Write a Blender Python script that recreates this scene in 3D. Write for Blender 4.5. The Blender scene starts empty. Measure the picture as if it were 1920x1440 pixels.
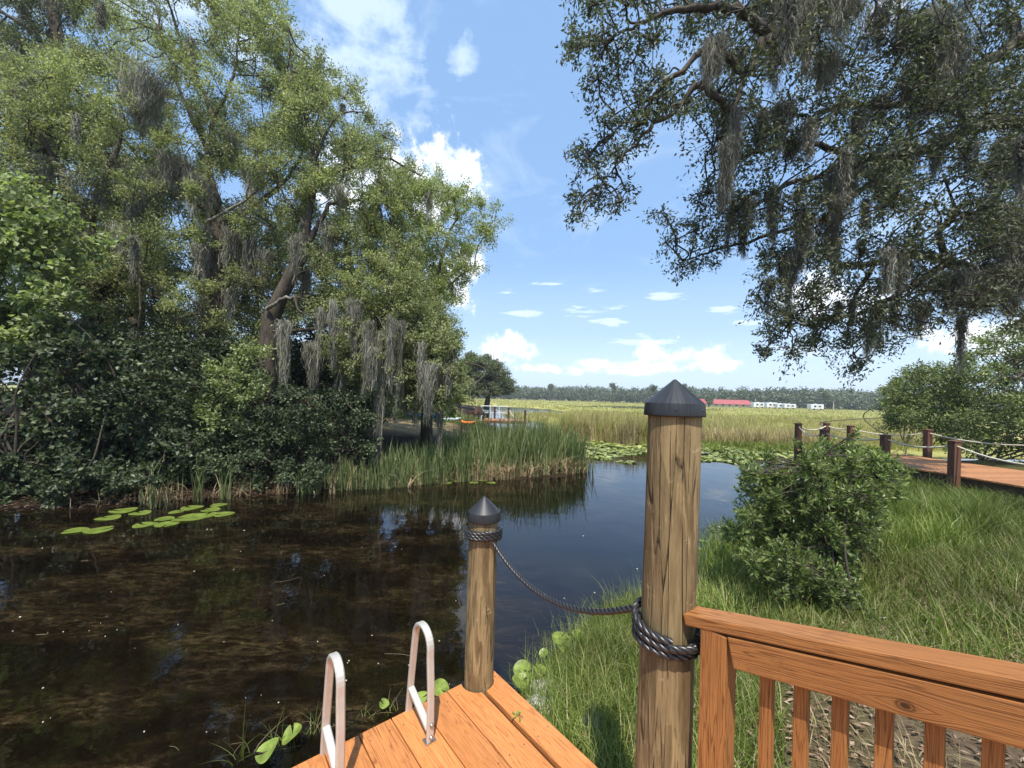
import bpy, bmesh, math, random
import numpy as np
from mathutils import Vector, Matrix, noise as mnoise

random.seed(7)
rng = np.random.default_rng(11)
C = bpy.context.scene.collection
SC = bpy.context.scene

# ------------------------------------------------------------------ measuring
F = 750.0; HX, HY = 960.0, 743.0; PHI = math.radians(1.5); CZ = 2.4
cs, sn = math.cos(PHI), math.sin(PHI)

def ab(x, y):
    dx, dy = x - HX, y - HY
    return dx * cs + dy * sn, -dx * sn + dy * cs

def P(x, y, d):
    a, b = ab(x, y)
    return np.array([a / F * d, d, CZ - b / F * d])

def G(x, y, z=0.0):
    a, b = ab(x, y)
    return P(x, y, (CZ - z) * F / b)

# ------------------------------------------------------------------ node helpers
def new_mat(name):
    m = bpy.data.materials.new(name); m.use_nodes = True
    nt = m.node_tree; nt.nodes.clear()
    return m, nt

class N:
    def __init__(s, nt): s.nt = nt
    def __call__(s, typ, ins=None, **kw):
        n = s.nt.nodes.new(typ)
        for k, v in kw.items(): setattr(n, k, v)
        for k, v in (ins or {}).items():
            if isinstance(v, bpy.types.NodeSocket): s.nt.links.new(v, n.inputs[k])
            else: n.inputs[k].default_value = v
        return n
    def link(s, a, b): s.nt.links.new(a, b)
    def math(s, op, a, b=None, clamp=False):
        n = s.nt.nodes.new('ShaderNodeMath'); n.operation = op; n.use_clamp = clamp
        for i, v in enumerate((a, b)):
            if v is None: continue
            if isinstance(v, bpy.types.NodeSocket): s.nt.links.new(v, n.inputs[i])
            else: n.inputs[i].default_value = v
        return n.outputs[0]
    def ramp(s, fac, stops, interp='LINEAR'):
        n = s.nt.nodes.new('ShaderNodeValToRGB'); cr = n.color_ramp; cr.interpolation = interp
        while len(cr.elements) < len(stops): cr.elements.new(0.5)
        for e, (p, c) in zip(cr.elements, stops):
            e.position = p; e.color = (c[0], c[1], c[2], 1) if len(c) == 3 else c
        s.nt.links.new(fac, n.inputs['Fac'])
        return n.outputs['Color']
    def mix(s, fac, a, b, blend='MIX'):
        n = s.nt.nodes.new('ShaderNodeMix'); n.data_type = 'RGBA'; n.blend_type = blend
        for k, v in (('Factor', fac),):
            if isinstance(v, bpy.types.NodeSocket): s.nt.links.new(v, n.inputs[0])
            else: n.inputs[0].default_value = v
        for i, v in ((6, a), (7, b)):
            if isinstance(v, bpy.types.NodeSocket): s.nt.links.new(v, n.inputs[i])
            else: n.inputs[i].default_value = (v[0], v[1], v[2], 1)
        return n.outputs[2]

def g3(v): return (v, v, v)

def leaf_mat(name, cols, trans=0.3, rough=0.45, spec=0.35, tint=(1.0, 1.15, 0.55), patch=0.35, pscale=0.55):
    m, nt = new_mat(name); n = N(nt)
    geo = n('ShaderNodeNewGeometry')
    k = len(cols)
    col = n.ramp(geo.outputs['Random Per Island'], [(i / (k - 1), c) for i, c in enumerate(cols)])
    nz = n('ShaderNodeTexNoise', {'Vector': geo.outputs['Position'], 'Scale': pscale, 'Detail': 2.0 if pscale < 1 else 6.0})
    tone = n.ramp(nz.outputs['Fac'], [(0.3, g3(1 - patch)), (0.7, g3(1 + patch))])
    col = n.mix(1.0, col, tone, 'MULTIPLY')
    bs = n('ShaderNodeBsdfPrincipled', {'Base Color': col, 'Roughness': rough, 'Specular IOR Level': spec})
    tc = n.mix(1.0, col, tint, 'MULTIPLY')
    tr = n('ShaderNodeBsdfTranslucent', {'Color': tc})
    mx = n('ShaderNodeMixShader', {0: trans, 1: bs.outputs[0], 2: tr.outputs[0]})
    o = n('ShaderNodeOutputMaterial', {'Surface': mx.outputs[0]})
    return m

def bark_mat(name, c1, c2, scale=9.0):
    m, nt = new_mat(name); n = N(nt)
    geo = n('ShaderNodeNewGeometry')
    mp = n('ShaderNodeMapping', {'Vector': geo.outputs['Position'], 'Scale': (scale, scale, scale * 0.35)})
    nz = n('ShaderNodeTexNoise', {'Vector': mp.outputs[0], 'Scale': 1.0, 'Detail': 6.0, 'Roughness': 0.7})
    col = n.ramp(nz.outputs['Fac'], [(0.3, c1), (0.7, c2)])
    bp = n('ShaderNodeBump', {'Height': nz.outputs['Fac'], 'Strength': 0.8, 'Distance': 0.05})
    bs = n('ShaderNodeBsdfPrincipled', {'Base Color': col, 'Roughness': 0.9, 'Specular IOR Level': 0.2, 'Normal': bp.outputs[0]})
    n('ShaderNodeOutputMaterial', {'Surface': bs.outputs[0]})
    return m

def plain_mat(name, c, rough=0.6, metal=0.0, spec=0.5, var=0.12, scale=25.0):
    m, nt = new_mat(name); n = N(nt)
    geo = n('ShaderNodeNewGeometry')
    nz = n('ShaderNodeTexNoise', {'Vector': geo.outputs['Position'], 'Scale': scale, 'Detail': 4.0})
    col = n.ramp(nz.outputs['Fac'], [(0.25, tuple(x * (1 - var) for x in c)), (0.75, tuple(min(1, x * (1 + var)) for x in c))])
    bs = n('ShaderNodeBsdfPrincipled', {'Base Color': col, 'Roughness': rough, 'Metallic': metal, 'Specular IOR Level': spec})
    n('ShaderNodeOutputMaterial', {'Surface': bs.outputs[0]})
    return m

def lumber_mat(name, dark, mid, light, rough=0.55, knot=None, bump=0.35, dirt=0.0):
    """grain along U (metres), across V"""
    m, nt = new_mat(name); n = N(nt)
    uv = n('ShaderNodeUVMap')
    vec = uv.outputs[0]
    if knot:
        dv = n('ShaderNodeVectorMath', {0: vec, 1: (knot[0], knot[1], 0)}, operation='SUBTRACT').outputs[0]
        ds = n('ShaderNodeMapping', {'Vector': dv, 'Scale': (1.0, 2.0, 1.0)}).outputs[0]
        ln = n('ShaderNodeVectorMath', {0: ds}, operation='LENGTH').outputs['Value']
        near = n.math('SUBTRACT', 1.0, n.math('DIVIDE', ln, 0.13), clamp=True)
        sg = n.math('SIGN', n('ShaderNodeSeparateXYZ', {0: dv}).outputs[1])
        push = n.math('MULTIPLY', n.math('MULTIPLY', near, near), 0.03)
        off = n.math('MULTIPLY', push, sg)
        cb = n('ShaderNodeCombineXYZ', {1: off})
        vec = n('ShaderNodeVectorMath', {0: vec, 1: cb.outputs[0]}, operation='SUBTRACT').outputs[0]
    mp = n('ShaderNodeMapping', {'Vector': vec, 'Scale': (1.1, 26.0, 1.0)})
    n1 = n('ShaderNodeTexNoise', {'Vector': mp.outputs[0], 'Scale': 1.0, 'Detail': 3.0, 'Roughness': 0.55, 'Distortion': 0.6})
    st = n.math('FRACT', n.math('MULTIPLY', n1.outputs['Fac'], 9.0))
    band = n.ramp(st, [(0.0, g3(1)), (0.18, g3(0.15)), (0.8, g3(0.0)), (1.0, g3(1))])
    mp2 = n('ShaderNodeMapping', {'Vector': vec, 'Scale': (6.0, 240.0, 1.0)})
    n2 = n('ShaderNodeTexNoise', {'Vector': mp2.outputs[0], 'Scale': 1.0, 'Detail': 3.0, 'Roughness': 0.7})
    mp3 = n('ShaderNodeMapping', {'Vector': vec, 'Scale': (1.2, 3.0, 1.0)})
    n3 = n('ShaderNodeTexNoise', {'Vector': mp3.outputs[0], 'Scale': 1.0, 'Detail': 3.0})
    base = n.ramp(n3.outputs['Fac'], [(0.3, mid), (0.7, light)])
    col = n.mix(n.math('MULTIPLY', band, n.ramp(n3.outputs['Fac'], [(0.35, g3(0.35)), (0.6, g3(1.0))])), base, dark)
    fine = n.ramp(n2.outputs['Fac'], [(0.35, g3(0.72)), (0.6, g3(1.08))])
    col = n.mix(1.0, col, fine, 'MULTIPLY')
    geo = n('ShaderNodeNewGeometry')
    rp = n.ramp(geo.outputs['Random Per Island'], [(0, g3(0.76)), (1, g3(1.14))])
    col = n.mix(1.0, col, rp, 'MULTIPLY')
    if dirt:
        n4 = n('ShaderNodeTexNoise', {'Vector': geo.outputs['Position'], 'Scale': 7.0, 'Detail': 6.0, 'Roughness': 0.7})
        dm = n.ramp(n4.outputs['Fac'], [(0.56, g3(0)), (0.74, g3(dirt))])
        col = n.mix(dm, col, tuple(x * 0.45 for x in dark))
    if knot:
        kd = n('ShaderNodeMapping', {'Vector': dv, 'Scale': (1.0, 1.5, 1.0)}).outputs[0]
        kl = n('ShaderNodeVectorMath', {0: kd}, operation='LENGTH').outputs['Value']
        wob = n.math('ADD', kl, n.math('MULTIPLY', n.math('SUBTRACT', n2.outputs['Fac'], 0.5), 0.006))
        km = n.ramp(n.math('DIVIDE', wob, 0.03), [(0.0, g3(1)), (0.3, g3(0.9)), (0.42, g3(0.25)), (0.55, g3(0.8)), (0.75, g3(0.1)), (1.0, g3(0))])
        col = n.mix(km, col, (0.05, 0.022, 0.01))
    h = n.math('SUBTRACT', n2.outputs['Fac'], n.math('MULTIPLY', band, 0.6))
    bp = n('ShaderNodeBump', {'Height': h, 'Strength': bump, 'Distance': 0.004})
    bs = n('ShaderNodeBsdfPrincipled', {'Base Color': col, 'Roughness': rough, 'Specular IOR Level': 0.3, 'Normal': bp.outputs[0]})
    n('ShaderNodeOutputMaterial', {'Surface': bs.outputs[0]})
    return m

def piling_mat(name):
    m, nt = new_mat(name); n = N(nt)
    tc = n('ShaderNodeTexCoord'); vec = tc.outputs['Object']
    mp = n('ShaderNodeMapping', {'Vector': vec, 'Scale': (13.0, 13.0, 1.5)})
    n1 = n('ShaderNodeTexNoise', {'Vector': mp.outputs[0], 'Scale': 1.0, 'Detail': 4.0, 'Roughness': 0.55, 'Distortion': 0.9})
    st = n.math('PINGPONG', n.math('MULTIPLY', n1.outputs['Fac'], 7.0), 1.0)
    band = n.ramp(st, [(0.0, g3(0)), (0.45, g3(0.35)), (0.62, g3(0.9)), (1.0, g3(1))])
    mp2 = n('ShaderNodeMapping', {'Vector': vec, 'Scale': (90.0, 90.0, 5.0)})
    n2 = n('ShaderNodeTexNoise', {'Vector': mp2.outputs[0], 'Scale': 1.0, 'Detail': 4.0, 'Roughness': 0.7})
    mp3 = n('ShaderNodeMapping', {'Vector': vec, 'Scale': (5.0, 5.0, 2.2)})
    n3 = n('ShaderNodeTexNoise', {'Vector': mp3.outputs[0], 'Scale': 1.0, 'Detail': 5.0, 'Roughness': 0.6})
    col = n.mix(band, (0.12, 0.075, 0.034), (0.32, 0.225, 0.11))
    col = n.mix(n.ramp(n3.outputs['Fac'], [(0.42, g3(0)), (0.62, g3(0.75))]), col, (0.25, 0.18, 0.088))
    col = n.mix(n.ramp(n3.outputs['Color'], [(0.3, g3(0.55)), (0.5, g3(0))]), col, (0.12, 0.07, 0.033))
    col = n.mix(1.0, col, n.ramp(n2.outputs['Fac'], [(0.3, g3(0.72)), (0.65, g3(1.12))]), 'MULTIPLY')
    # short tooling scars left by peeling
    mp4 = n('ShaderNodeMapping', {'Vector': vec, 'Scale': (9.0, 9.0, 16.0)})
    n4 = n('ShaderNodeTexNoise', {'Vector': mp4.outputs[0], 'Scale': 1.0, 'Detail': 5.0, 'Roughness': 0.75})
    col = n.mix(n.ramp(n4.outputs['Fac'], [(0.62, g3(0)), (0.7, g3(0.9))]), col, (0.42, 0.31, 0.17))
    # drying checks
    mp5 = n('ShaderNodeMapping', {'Vector': vec, 'Scale': (26.0, 26.0, 1.1)})
    vo = n('ShaderNodeTexVoronoi', {'Vector': mp5.outputs[0], 'Scale': 1.0}, feature='DISTANCE_TO_EDGE')
    ck = n.math('MULTIPLY', n.ramp(vo.outputs['Distance'], [(0.0, g3(1)), (0.035, g3(0))]), n.ramp(n3.outputs['Fac'], [(0.5, g3(0)), (0.58, g3(1))]))
    col = n.mix(ck, col, (0.03, 0.018, 0.01))
    h = n.math('ADD', n.math('MULTIPLY', n2.outputs['Fac'], 0.5), n.math('MULTIPLY', band, 0.4))
    h = n.math('SUBTRACT', h, ck)
    bp = n('ShaderNodeBump', {'Height': h, 'Strength': 0.85, 'Distance': 0.008})
    bs = n('ShaderNodeBsdfPrincipled', {'Base Color': col, 'Roughness': 0.75, 'Specular IOR Level': 0.25, 'Normal': bp.outputs[0]})
    n('ShaderNodeOutputMaterial', {'Surface': bs.outputs[0]})
    return m

# ------------------------------------------------------------------ mesh helpers
class Geo:
    def __init__(s): s.V = []; s.Fc = []; s.n = 0
    def add(s, V, Fq, mi=0, smooth=True):
        V = np.asarray(V, float).reshape(-1, 3); Fq = np.asarray(Fq, int)
        s.V.append(V); s.Fc.append((Fq + s.n, mi, smooth)); s.n += len(V)
    def build(s, name, mats, parent=None):
        me = bpy.data.meshes.new(name)
        V = np.concatenate(s.V) if s.V else np.zeros((0, 3))
        o = bpy.data.objects.new(name, me); C.objects.link(o)
        if parent is not None:
            o.parent = parent
            V = V - np.array(parent.location)
        me.vertices.add(len(V)); me.vertices.foreach_set('co', V.astype(np.float32).ravel())
        li = np.concatenate([f.ravel() for f, _, _ in s.Fc]).astype(np.int32)
        sizes = np.concatenate([np.full(len(f), f.shape[1]) for f, _, _ in s.Fc]).astype(np.int32)
        mi = np.concatenate([np.full(len(f), k) for f, k, _ in s.Fc]).astype(np.int32)
        sm = np.concatenate([np.full(len(f), q) for f, _, q in s.Fc]).astype(bool)
        me.loops.add(len(li)); me.loops.foreach_set('vertex_index', li)
        me.polygons.add(len(sizes))
        me.polygons.foreach_set('loop_start', np.concatenate([[0], np.cumsum(sizes)[:-1]]).astype(np.int32))
        me.polygons.foreach_set('loop_total', sizes)
        me.polygons.foreach_set('material_index', mi)
        me.polygons.foreach_set('use_smooth', sm)
        for m in (mats if isinstance(mats, (list, tuple)) else [mats]): me.materials.append(m)
        me.update(calc_edges=True)
        return o

def norm(v): return v / (np.linalg.norm(v, axis=-1, keepdims=True) + 1e-9)

def tube(geo, pts, rad, sides=8, jit=0.0, mi=0, cap=True):
    pts = np.asarray(pts, float); k = len(pts)
    rad = np.broadcast_to(np.asarray(rad, float), (k,))
    t = np.gradient(pts, axis=0); t = norm(t)
    ref = np.array([0, 0, 1.0]) if abs(t[0][2]) < 0.9 else np.array([1.0, 0, 0])
    u = np.zeros((k, 3)); u[0] = norm(np.cross(t[0], ref))
    for i in range(1, k):
        w = u[i - 1] - t[i] * np.dot(u[i - 1], t[i]); u[i] = norm(w)
    v = np.cross(t, u)
    a = np.arange(sides) / sides * 2 * np.pi
    r = rad[:, None] * (1 + jit * rng.standard_normal((k, sides)))
    V = pts[:, None] + r[..., None] * (np.cos(a)[None, :, None] * u[:, None] + np.sin(a)[None, :, None] * v[:, None])
    i = np.arange(k - 1)[:, None] * sides; j = np.arange(sides)[None]; j2 = (j + 1) % sides
    Fq = np.stack([i + j, i + j2, i + sides + j2, i + sides + j], -1).reshape(-1, 4)
    geo.add(V.reshape(-1, 3), Fq, mi)
    if cap and sides > 3:
        for base, flip in ((0, True), ((k - 1) * sides, False)):
            idx = np.arange(sides); idx = idx[::-1] if flip else idx
            geo.add(V.reshape(-1, 3)[base:base + sides], idx[None], mi, False)

def smooth_path(pts, n=6):
    """Catmull-Rom"""
    p = np.asarray(pts, float)
    q = np.vstack([2 * p[0] - p[1], p, 2 * p[-1] - p[-2]])
    out = []
    for i in range(1, len(q) - 2):
        for t in np.linspace(0, 1, n, endpoint=False):
            t2, t3 = t * t, t * t * t
            out.append(0.5 * ((2 * q[i]) + (-q[i - 1] + q[i + 1]) * t + (2 * q[i - 1] - 5 * q[i] + 4 * q[i + 1] - q[i + 2]) * t2 + (-q[i - 1] + 3 * q[i] - 3 * q[i + 1] + q[i + 2]) * t3))
    out.append(q[-2])
    return np.array(out)

def leaf_quads(geo, cen, d, nrm, L, W, mi=0, fold=0.18):
    d = norm(d); s = norm(np.cross(d, nrm)); n2 = np.cross(s, d)
    L = np.broadcast_to(L, (len(cen),))[:, None]; W = np.broadcast_to(W, (len(cen),))[:, None]
    b = cen; t = cen + d * L
    m = cen + d * L * 0.5 + n2 * W * fold
    V = np.stack([b, m + s * W * 0.5, t, m - s * W * 0.5], 1).reshape(-1, 3)
    Fq = np.arange(len(cen) * 4).reshape(-1, 4)
    geo.add(V, Fq, mi, False)

def ribbons(geo, base, h, up, lean, w, segs=3, taper=1.5, wig=0.0, mi=0, power=2.0, stiff=1.0):
    """bent tapering strips; lean = sideways displacement of the tip"""
    n = len(base); h = np.broadcast_to(h, (n,)); w = np.broadcast_to(w, (n,))
    ang = rng.uniform(0, 2 * np.pi, n)
    side = np.stack([np.cos(ang), np.sin(ang), np.zeros(n)], 1)
    V = np.zeros((n, segs + 1, 2, 3))
    wg = np.zeros((n, 3))
    for i in range(segs + 1):
        t = i / segs
        if wig and i: wg = wg + rng.standard_normal((n, 3)) * np.array([1, 1, 0.0]) * wig
        p = base + up * (h * t)[:, None] + lean * (t ** power) + wg
        ww = (w * max(0.06, 1 - t ** taper))[:, None] * 0.5
        V[:, i, 0] = p - side * ww; V[:, i, 1] = p + side * ww
    k = (segs + 1) * 2
    o = (np.arange(n) * k)[:, None]
    Fq = np.concatenate([np.stack([o[:, 0] + 2 * i, o[:, 0] + 2 * i + 1, o[:, 0] + 2 * i + 3, o[:, 0] + 2 * i + 2], 1) for i in range(segs)])
    geo.add(V.reshape(-1, 3), Fq, mi)

UPV = np.array([0, 0, 1.0])

def tagit(o, label=None, cat=None, group=None, kind=None):
    if label: o['label'] = label
    if cat: o['category'] = cat
    if group: o['group'] = group
    if kind: o['kind'] = kind
    return o

def thing(name, loc, label, cat, group=None):
    o = bpy.data.objects.new(name, None); C.objects.link(o); o.location = tuple(float(x) for x in loc)
    o.empty_display_size = 0.2
    return tagit(o, label, cat, group)

def bm_obj(name, bm, mats, parent=None, smooth=False):
    me = bpy.data.meshes.new(name)
    if smooth:
        for f in bm.faces: f.smooth = True
    bm.to_mesh(me); bm.free()
    o = bpy.data.objects.new(name, me); C.objects.link(o)
    for m in (mats if isinstance(mats, (list, tuple)) else [mats]): me.materials.append(m)
    if parent is not None:
        o.parent = parent
        me.transform(Matrix.Translation(-Vector(parent.location)))
    return o

def board(bm, org, eL, eW, eH, L, W, H, bev=0.004, uvoff=None, end=None):
    """box from corner org along eL,eW,eH with grain UVs"""
    eL, eW, eH = (Vector([float(q) for q in e]).normalized() for e in (eL, eW, eH)); org = Vector([float(q) for q in org])
    uvl = bm.loops.layers.uv.verify()
    vs = []
    for i in (0, 1):
        for j in (0, 1):
            for k in (0, 1):
                vs.append(bm.verts.new(org + eL * (L * i) + eW * (W * j) + eH * (H * k)))
    q = [(0, 1, 3, 2), (4, 6, 7, 5), (0, 4, 5, 1), (2, 3, 7, 6), (0, 2, 6, 4), (1, 5, 7, 3)]
    fs = [bm.faces.new([vs[i] for i in f]) for f in q]
    bmesh.ops.recalc_face_normals(bm, faces=fs)
    if bev:
        es = list({e for f in fs for e in f.edges})
        r = bmesh.ops.bevel(bm, geom=es, offset=bev, segments=2, profile=0.6, affect='EDGES')
        vv = set(r['verts']) | {v for v in vs if v.is_valid}
        fs = list({f for v in vv if v.is_valid for f in v.link_faces})
    ou, ov = uvoff if uvoff else (random.uniform(0, 50), random.uniform(0, 50))
    for f in fs:
        nn = f.normal if f.normal.length > 0 else eH
        f.normal_update(); nn = f.normal
        for l in f.loops:
            p = l.vert.co - org
            if abs(nn.dot(eL)) > 0.8: l[uvl].uv = (ou + p.dot(eW) * 0.3, ov + p.dot(eH))
            elif abs(nn.dot(eW)) > 0.8: l[uvl].uv = (ou + p.dot(eL), ov + p.dot(eH) + 7.3)
            else: l[uvl].uv = (ou + p.dot(eL), ov + p.dot(eW))
    return fs

# ------------------------------------------------------------------ terrain
RIGHT = np.array([(-4, -4), (-1.6, 0.6), (-1.0, 1.75), (-0.3, 2.7), (0.15, 3.25), (0.5, 3.85), (0.95, 4.4), (1.7, 4.85), (2.5, 5.3), (3.0, 6.0), (4.3, 7.6), (6.2, 10.0), (8.3, 12.6), (11.5, 15), (18, 17.5), (60, 19), (60, -40), (-8, -40)], float)
LEFT = np.array([(-70, 0), (-20, 4.6), (-8.9, 8.0), (-5.3, 9.3), (-1.6, 11.05), (1.2, 12.0), (2.35, 13.1), (2.1, 15.5), (1.2, 19.5), (-0.8, 25), (-1.6, 31), (-2.5, 40), (-5, 60), (-8, 90), (-70, 100)], float)
MARSH = np.array([(2.4, 24), (4.5, 22.2), (7, 21.0), (10, 21.5), (13.5, 19.5), (18, 18.6), (60, 20.5), (3000, 20), (3000, 4000), (-3000, 4000), (-3000, 95), (-8, 95), (-5, 70), (-1, 50), (2.5, 36)], float)

def sdist(x, y, poly):
    x = np.asarray(x, float); y = np.asarray(y, float)
    best = np.full(x.shape, 1e9); ins = np.zeros(x.shape, bool)
    n = len(poly)
    for i in range(n):
        a = poly[i]; b = poly[(i + 1) % n]
        ex, ey = b - a; L2 = ex * ex + ey * ey
        t = np.clip(((x - a[0]) * ex + (y - a[1]) * ey) / L2, 0, 1)
        best = np.minimum(best, np.hypot(x - a[0] - t * ex, y - a[1] - t * ey))
        c = (a[1] > y) != (b[1] > y)
        with np.errstate(divide='ignore', invalid='ignore'):
            xi = (b[0] - a[0]) * (y - a[1]) / (b[1] - a[1]) + a[0]
        ins ^= c & (x < xi)
    return np.where(ins, best, -best)

def wob(x, y, f, s=0.0):
    return (np.sin(x * f + 1.3 + s) * np.cos(y * f * 1.17 + 0.4 + s) + 0.5 * np.sin(x * f * 2.3 + y * f * 1.7 + s) + 0.25 * np.sin(x * f * 4.1 - y * f * 3.7 + 2 * s)) / 1.75

def pool(x, y):
    return np.maximum(1 - np.hypot((x + 1.5) / 11, (y - 70) / 17), 1 - np.hypot((x - 40) / 26, (y - 120) / 14))

def zparts(x, y):
    w = wob(x, y, 1.9) * 0.22
    r = sdist(x, y, RIGHT) + w; l = sdist(x, y, LEFT) + w; m = sdist(x, y, MARSH) + w * 2
    zr = np.where(r > 0, 0.62 * (1 - np.exp(-r / 2.2)), np.maximum(r * 0.35, -0.7))
    zl = np.where(l > 0, 1.25 * (1 - np.exp(-l / 6.0)), np.maximum(l * 0.35, -0.7))
    zm = np.where(m > 0, 0.07 * (1 - np.exp(-m / 1.0)), np.maximum(m * 0.25, -0.7))
    pl = pool(x, y); zm = np.where(pl > 0, zm - np.minimum(0.5, pl * 1.5), zm)
    return zr, zl, zm, r, l, m

def height(x, y):
    zr, zl, zm, r, l, m = zparts(x, y)
    z = np.maximum(np.maximum(zr, zl), zm)
    return z + np.where(z > 0.03, wob(x, y, 3.1, 2.0) * 0.03 + wob(x, y, 0.9, 1.0) * 0.03 * np.clip(z, 0, 1), 0)

def hgt(p): return float(height(np.array([p[0]]), np.array([p[1]]))[0])

def make_ground():
    def axis(lo, hi, near_lo, near_hi, step, g=1.12):
        v = list(np.arange(near_lo, near_hi, step)); s = step; q = v[-1]
        while q < hi: s *= g; q += s; v.append(min(q, hi))
        s = step; q = v[0]; pre = []
        while q > lo: s *= g; q -= s; pre.append(max(q, lo))
        return np.array(pre[::-1] + v)
    xs = axis(-3000, 3000, -9, 13, 0.16); ys = axis(-60, 3500, 0.5, 22, 0.16)
    X, Y = np.meshgrid(xs, ys); Z = height(X, Y)
    zr, zl, zm, r, l, m = zparts(X, Y)
    nx, ny = len(xs), len(ys)
    V = np.stack([X, Y, Z], -1).reshape(-1, 3)
    i = np.arange(ny - 1)[:, None] * nx; j = np.arange(nx - 1)[None]
    Fq = np.stack([i + j, i + j + 1, i + nx + j + 1, i + nx + j], -1).reshape(-1, 4)
    g = Geo(); g.add(V, Fq)
    # ground cover zones, with shade painted into the left bank
    col = np.zeros(X.shape + (3,)); col[:] = (0.035, 0.022, 0.012)
    def put(mask, c):
        col[:] = col * (1 - mask[..., None]) + np.array(c) * mask[..., None]
    sm = lambda t: np.clip(t, 0, 1)
    put(sm((zm > zr) * (zm > zl) * sm(m / 0.8)), (0.3, 0.29, 0.095))
    put(sm((zm > zr) * (zm > zl) * sm(wob(X, Y, 0.05) * 1.5)), (0.34, 0.32, 0.11))
    put(sm((zl >= zr) * (zl > zm) * sm(l / 0.5)), (0.022, 0.013, 0.008))  # brown bank soil, darkened to stand for shade under the overhanging shrubs
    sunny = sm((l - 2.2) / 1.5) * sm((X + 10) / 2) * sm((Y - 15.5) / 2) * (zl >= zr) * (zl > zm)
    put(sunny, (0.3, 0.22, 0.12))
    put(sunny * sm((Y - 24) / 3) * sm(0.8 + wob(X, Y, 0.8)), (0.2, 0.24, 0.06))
    put(sm((zr > zl) * sm((r + 0.05) / 0.3)), (0.075, 0.075, 0.028))
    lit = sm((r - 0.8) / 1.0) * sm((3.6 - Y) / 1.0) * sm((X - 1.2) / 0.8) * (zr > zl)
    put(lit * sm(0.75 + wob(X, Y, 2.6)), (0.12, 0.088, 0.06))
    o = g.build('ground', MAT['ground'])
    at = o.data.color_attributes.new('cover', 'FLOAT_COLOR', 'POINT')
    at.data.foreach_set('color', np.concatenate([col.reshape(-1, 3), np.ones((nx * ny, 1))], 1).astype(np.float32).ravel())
    tagit(o, kind='structure')

MAT = {}
def mk_ground_mat():
    m, nt = new_mat('soil'); n = N(nt)
    at = n('ShaderNodeVertexColor', layer_name='cover')
    geo = n('ShaderNodeNewGeometry')
    nz = n('ShaderNodeTexNoise', {'Vector': geo.outputs['Position'], 'Scale': 14.0, 'Detail': 8.0, 'Roughness': 0.75})
    nb = n('ShaderNodeTexNoise', {'Vector': geo.outputs['Position'], 'Scale': 1.3, 'Detail': 4.0})
    col = n.mix(1.0, at.outputs['Color'], n.ramp(nz.outputs['Fac'], [(0.3, g3(0.45)), (0.7, g3(1.5))]), 'MULTIPLY')
    col = n.mix(1.0, col, n.ramp(nb.outputs['Fac'], [(0.3, (0.8, 0.78, 0.7)), (0.7, (1.15, 1.15, 1.1))]), 'MULTIPLY')
    bp = n('ShaderNodeBump', {'Height': nz.outputs['Fac'], 'Strength': 0.7, 'Distance': 0.04})
    bs = n('ShaderNodeBsdfPrincipled', {'Base Color': col, 'Roughness': 0.95, 'Specular IOR Level': 0.15, 'Normal': bp.outputs[0]})
    n('ShaderNodeOutputMaterial', {'Surface': bs.outputs[0]})
    return m

def mk_water_mat():
    m, nt = new_mat('tannin_water'); n = N(nt)
    geo = n('ShaderNodeNewGeometry'); pos = geo.outputs['Position']
    # drowned weed mats seen through the brown water
    rot = n('ShaderNodeMapping', {'Vector': pos, 'Rotation': (0, 0, math.radians(-22)), 'Scale': (0.8, 2.1, 1.0)}).outputs[0]
    big = n('ShaderNodeTexNoise', {'Vector': rot, 'Scale': 0.7, 'Detail': 3.0, 'Roughness': 0.6})
    wisp = n('ShaderNodeTexNoise', {'Vector': rot, 'Scale': 5.0, 'Detail': 9.0, 'Roughness': 0.72, 'Distortion': 1.2})
    fine = n('ShaderNodeTexNoise', {'Vector': rot, 'Scale': 30.0, 'Detail': 5.0, 'Roughness': 0.8, 'Distortion': 1.5})
    xy = n('ShaderNodeSeparateXYZ', {0: pos})
    area = n.math('MULTIPLY', n.math('SUBTRACT', 0.9, xy.outputs[0]), 0.55, clamp=True)
    mat = n.math('MULTIPLY', n.ramp(big.outputs['Fac'], [(0.44, g3(0)), (0.6, g3(1))]), n.ramp(wisp.outputs['Fac'], [(0.45, g3(0)), (0.66, g3(1))]))
    mat = n.math('MULTIPLY', mat, n.ramp(fine.outputs['Fac'], [(0.4, g3(0.12)), (0.62, g3(1))]))
    mat = n.math('MULTIPLY', mat, n.math('ADD', 0.12, area))
    deep = n.ramp(big.outputs['Fac'], [(0.3, (0.003, 0.002, 0.0013)), (0.7, (0.0075, 0.0043, 0.002))])
    col = n.mix(mat, deep, n.ramp(wisp.outputs['Fac'], [(0.4, (0.042, 0.028, 0.012)), (0.7, (0.09, 0.063, 0.03))]))
    r1 = n('ShaderNodeTexNoise', {'Vector': pos, 'Scale': 1.6, 'Detail': 2.0})
    r2 = n('ShaderNodeTexNoise', {'Vector': pos, 'Scale': 9.0, 'Detail': 2.0})
    hh = n.math('ADD', r1.outputs['Fac'], n.math('MULTIPLY', r2.outputs['Fac'], 0.12))
    bp = n('ShaderNodeBump', {'Height': hh, 'Strength': 0.05, 'Distance': 0.12})
    bs = n('ShaderNodeBsdfPrincipled', {'Base Color': col, 'Roughness': 0.02, 'IOR': 1.4, 'Specular IOR Level': 0.5, 'Normal': bp.outputs[0]})
    n('ShaderNodeOutputMaterial', {'Surface': bs.outputs[0]})
    return m

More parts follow.
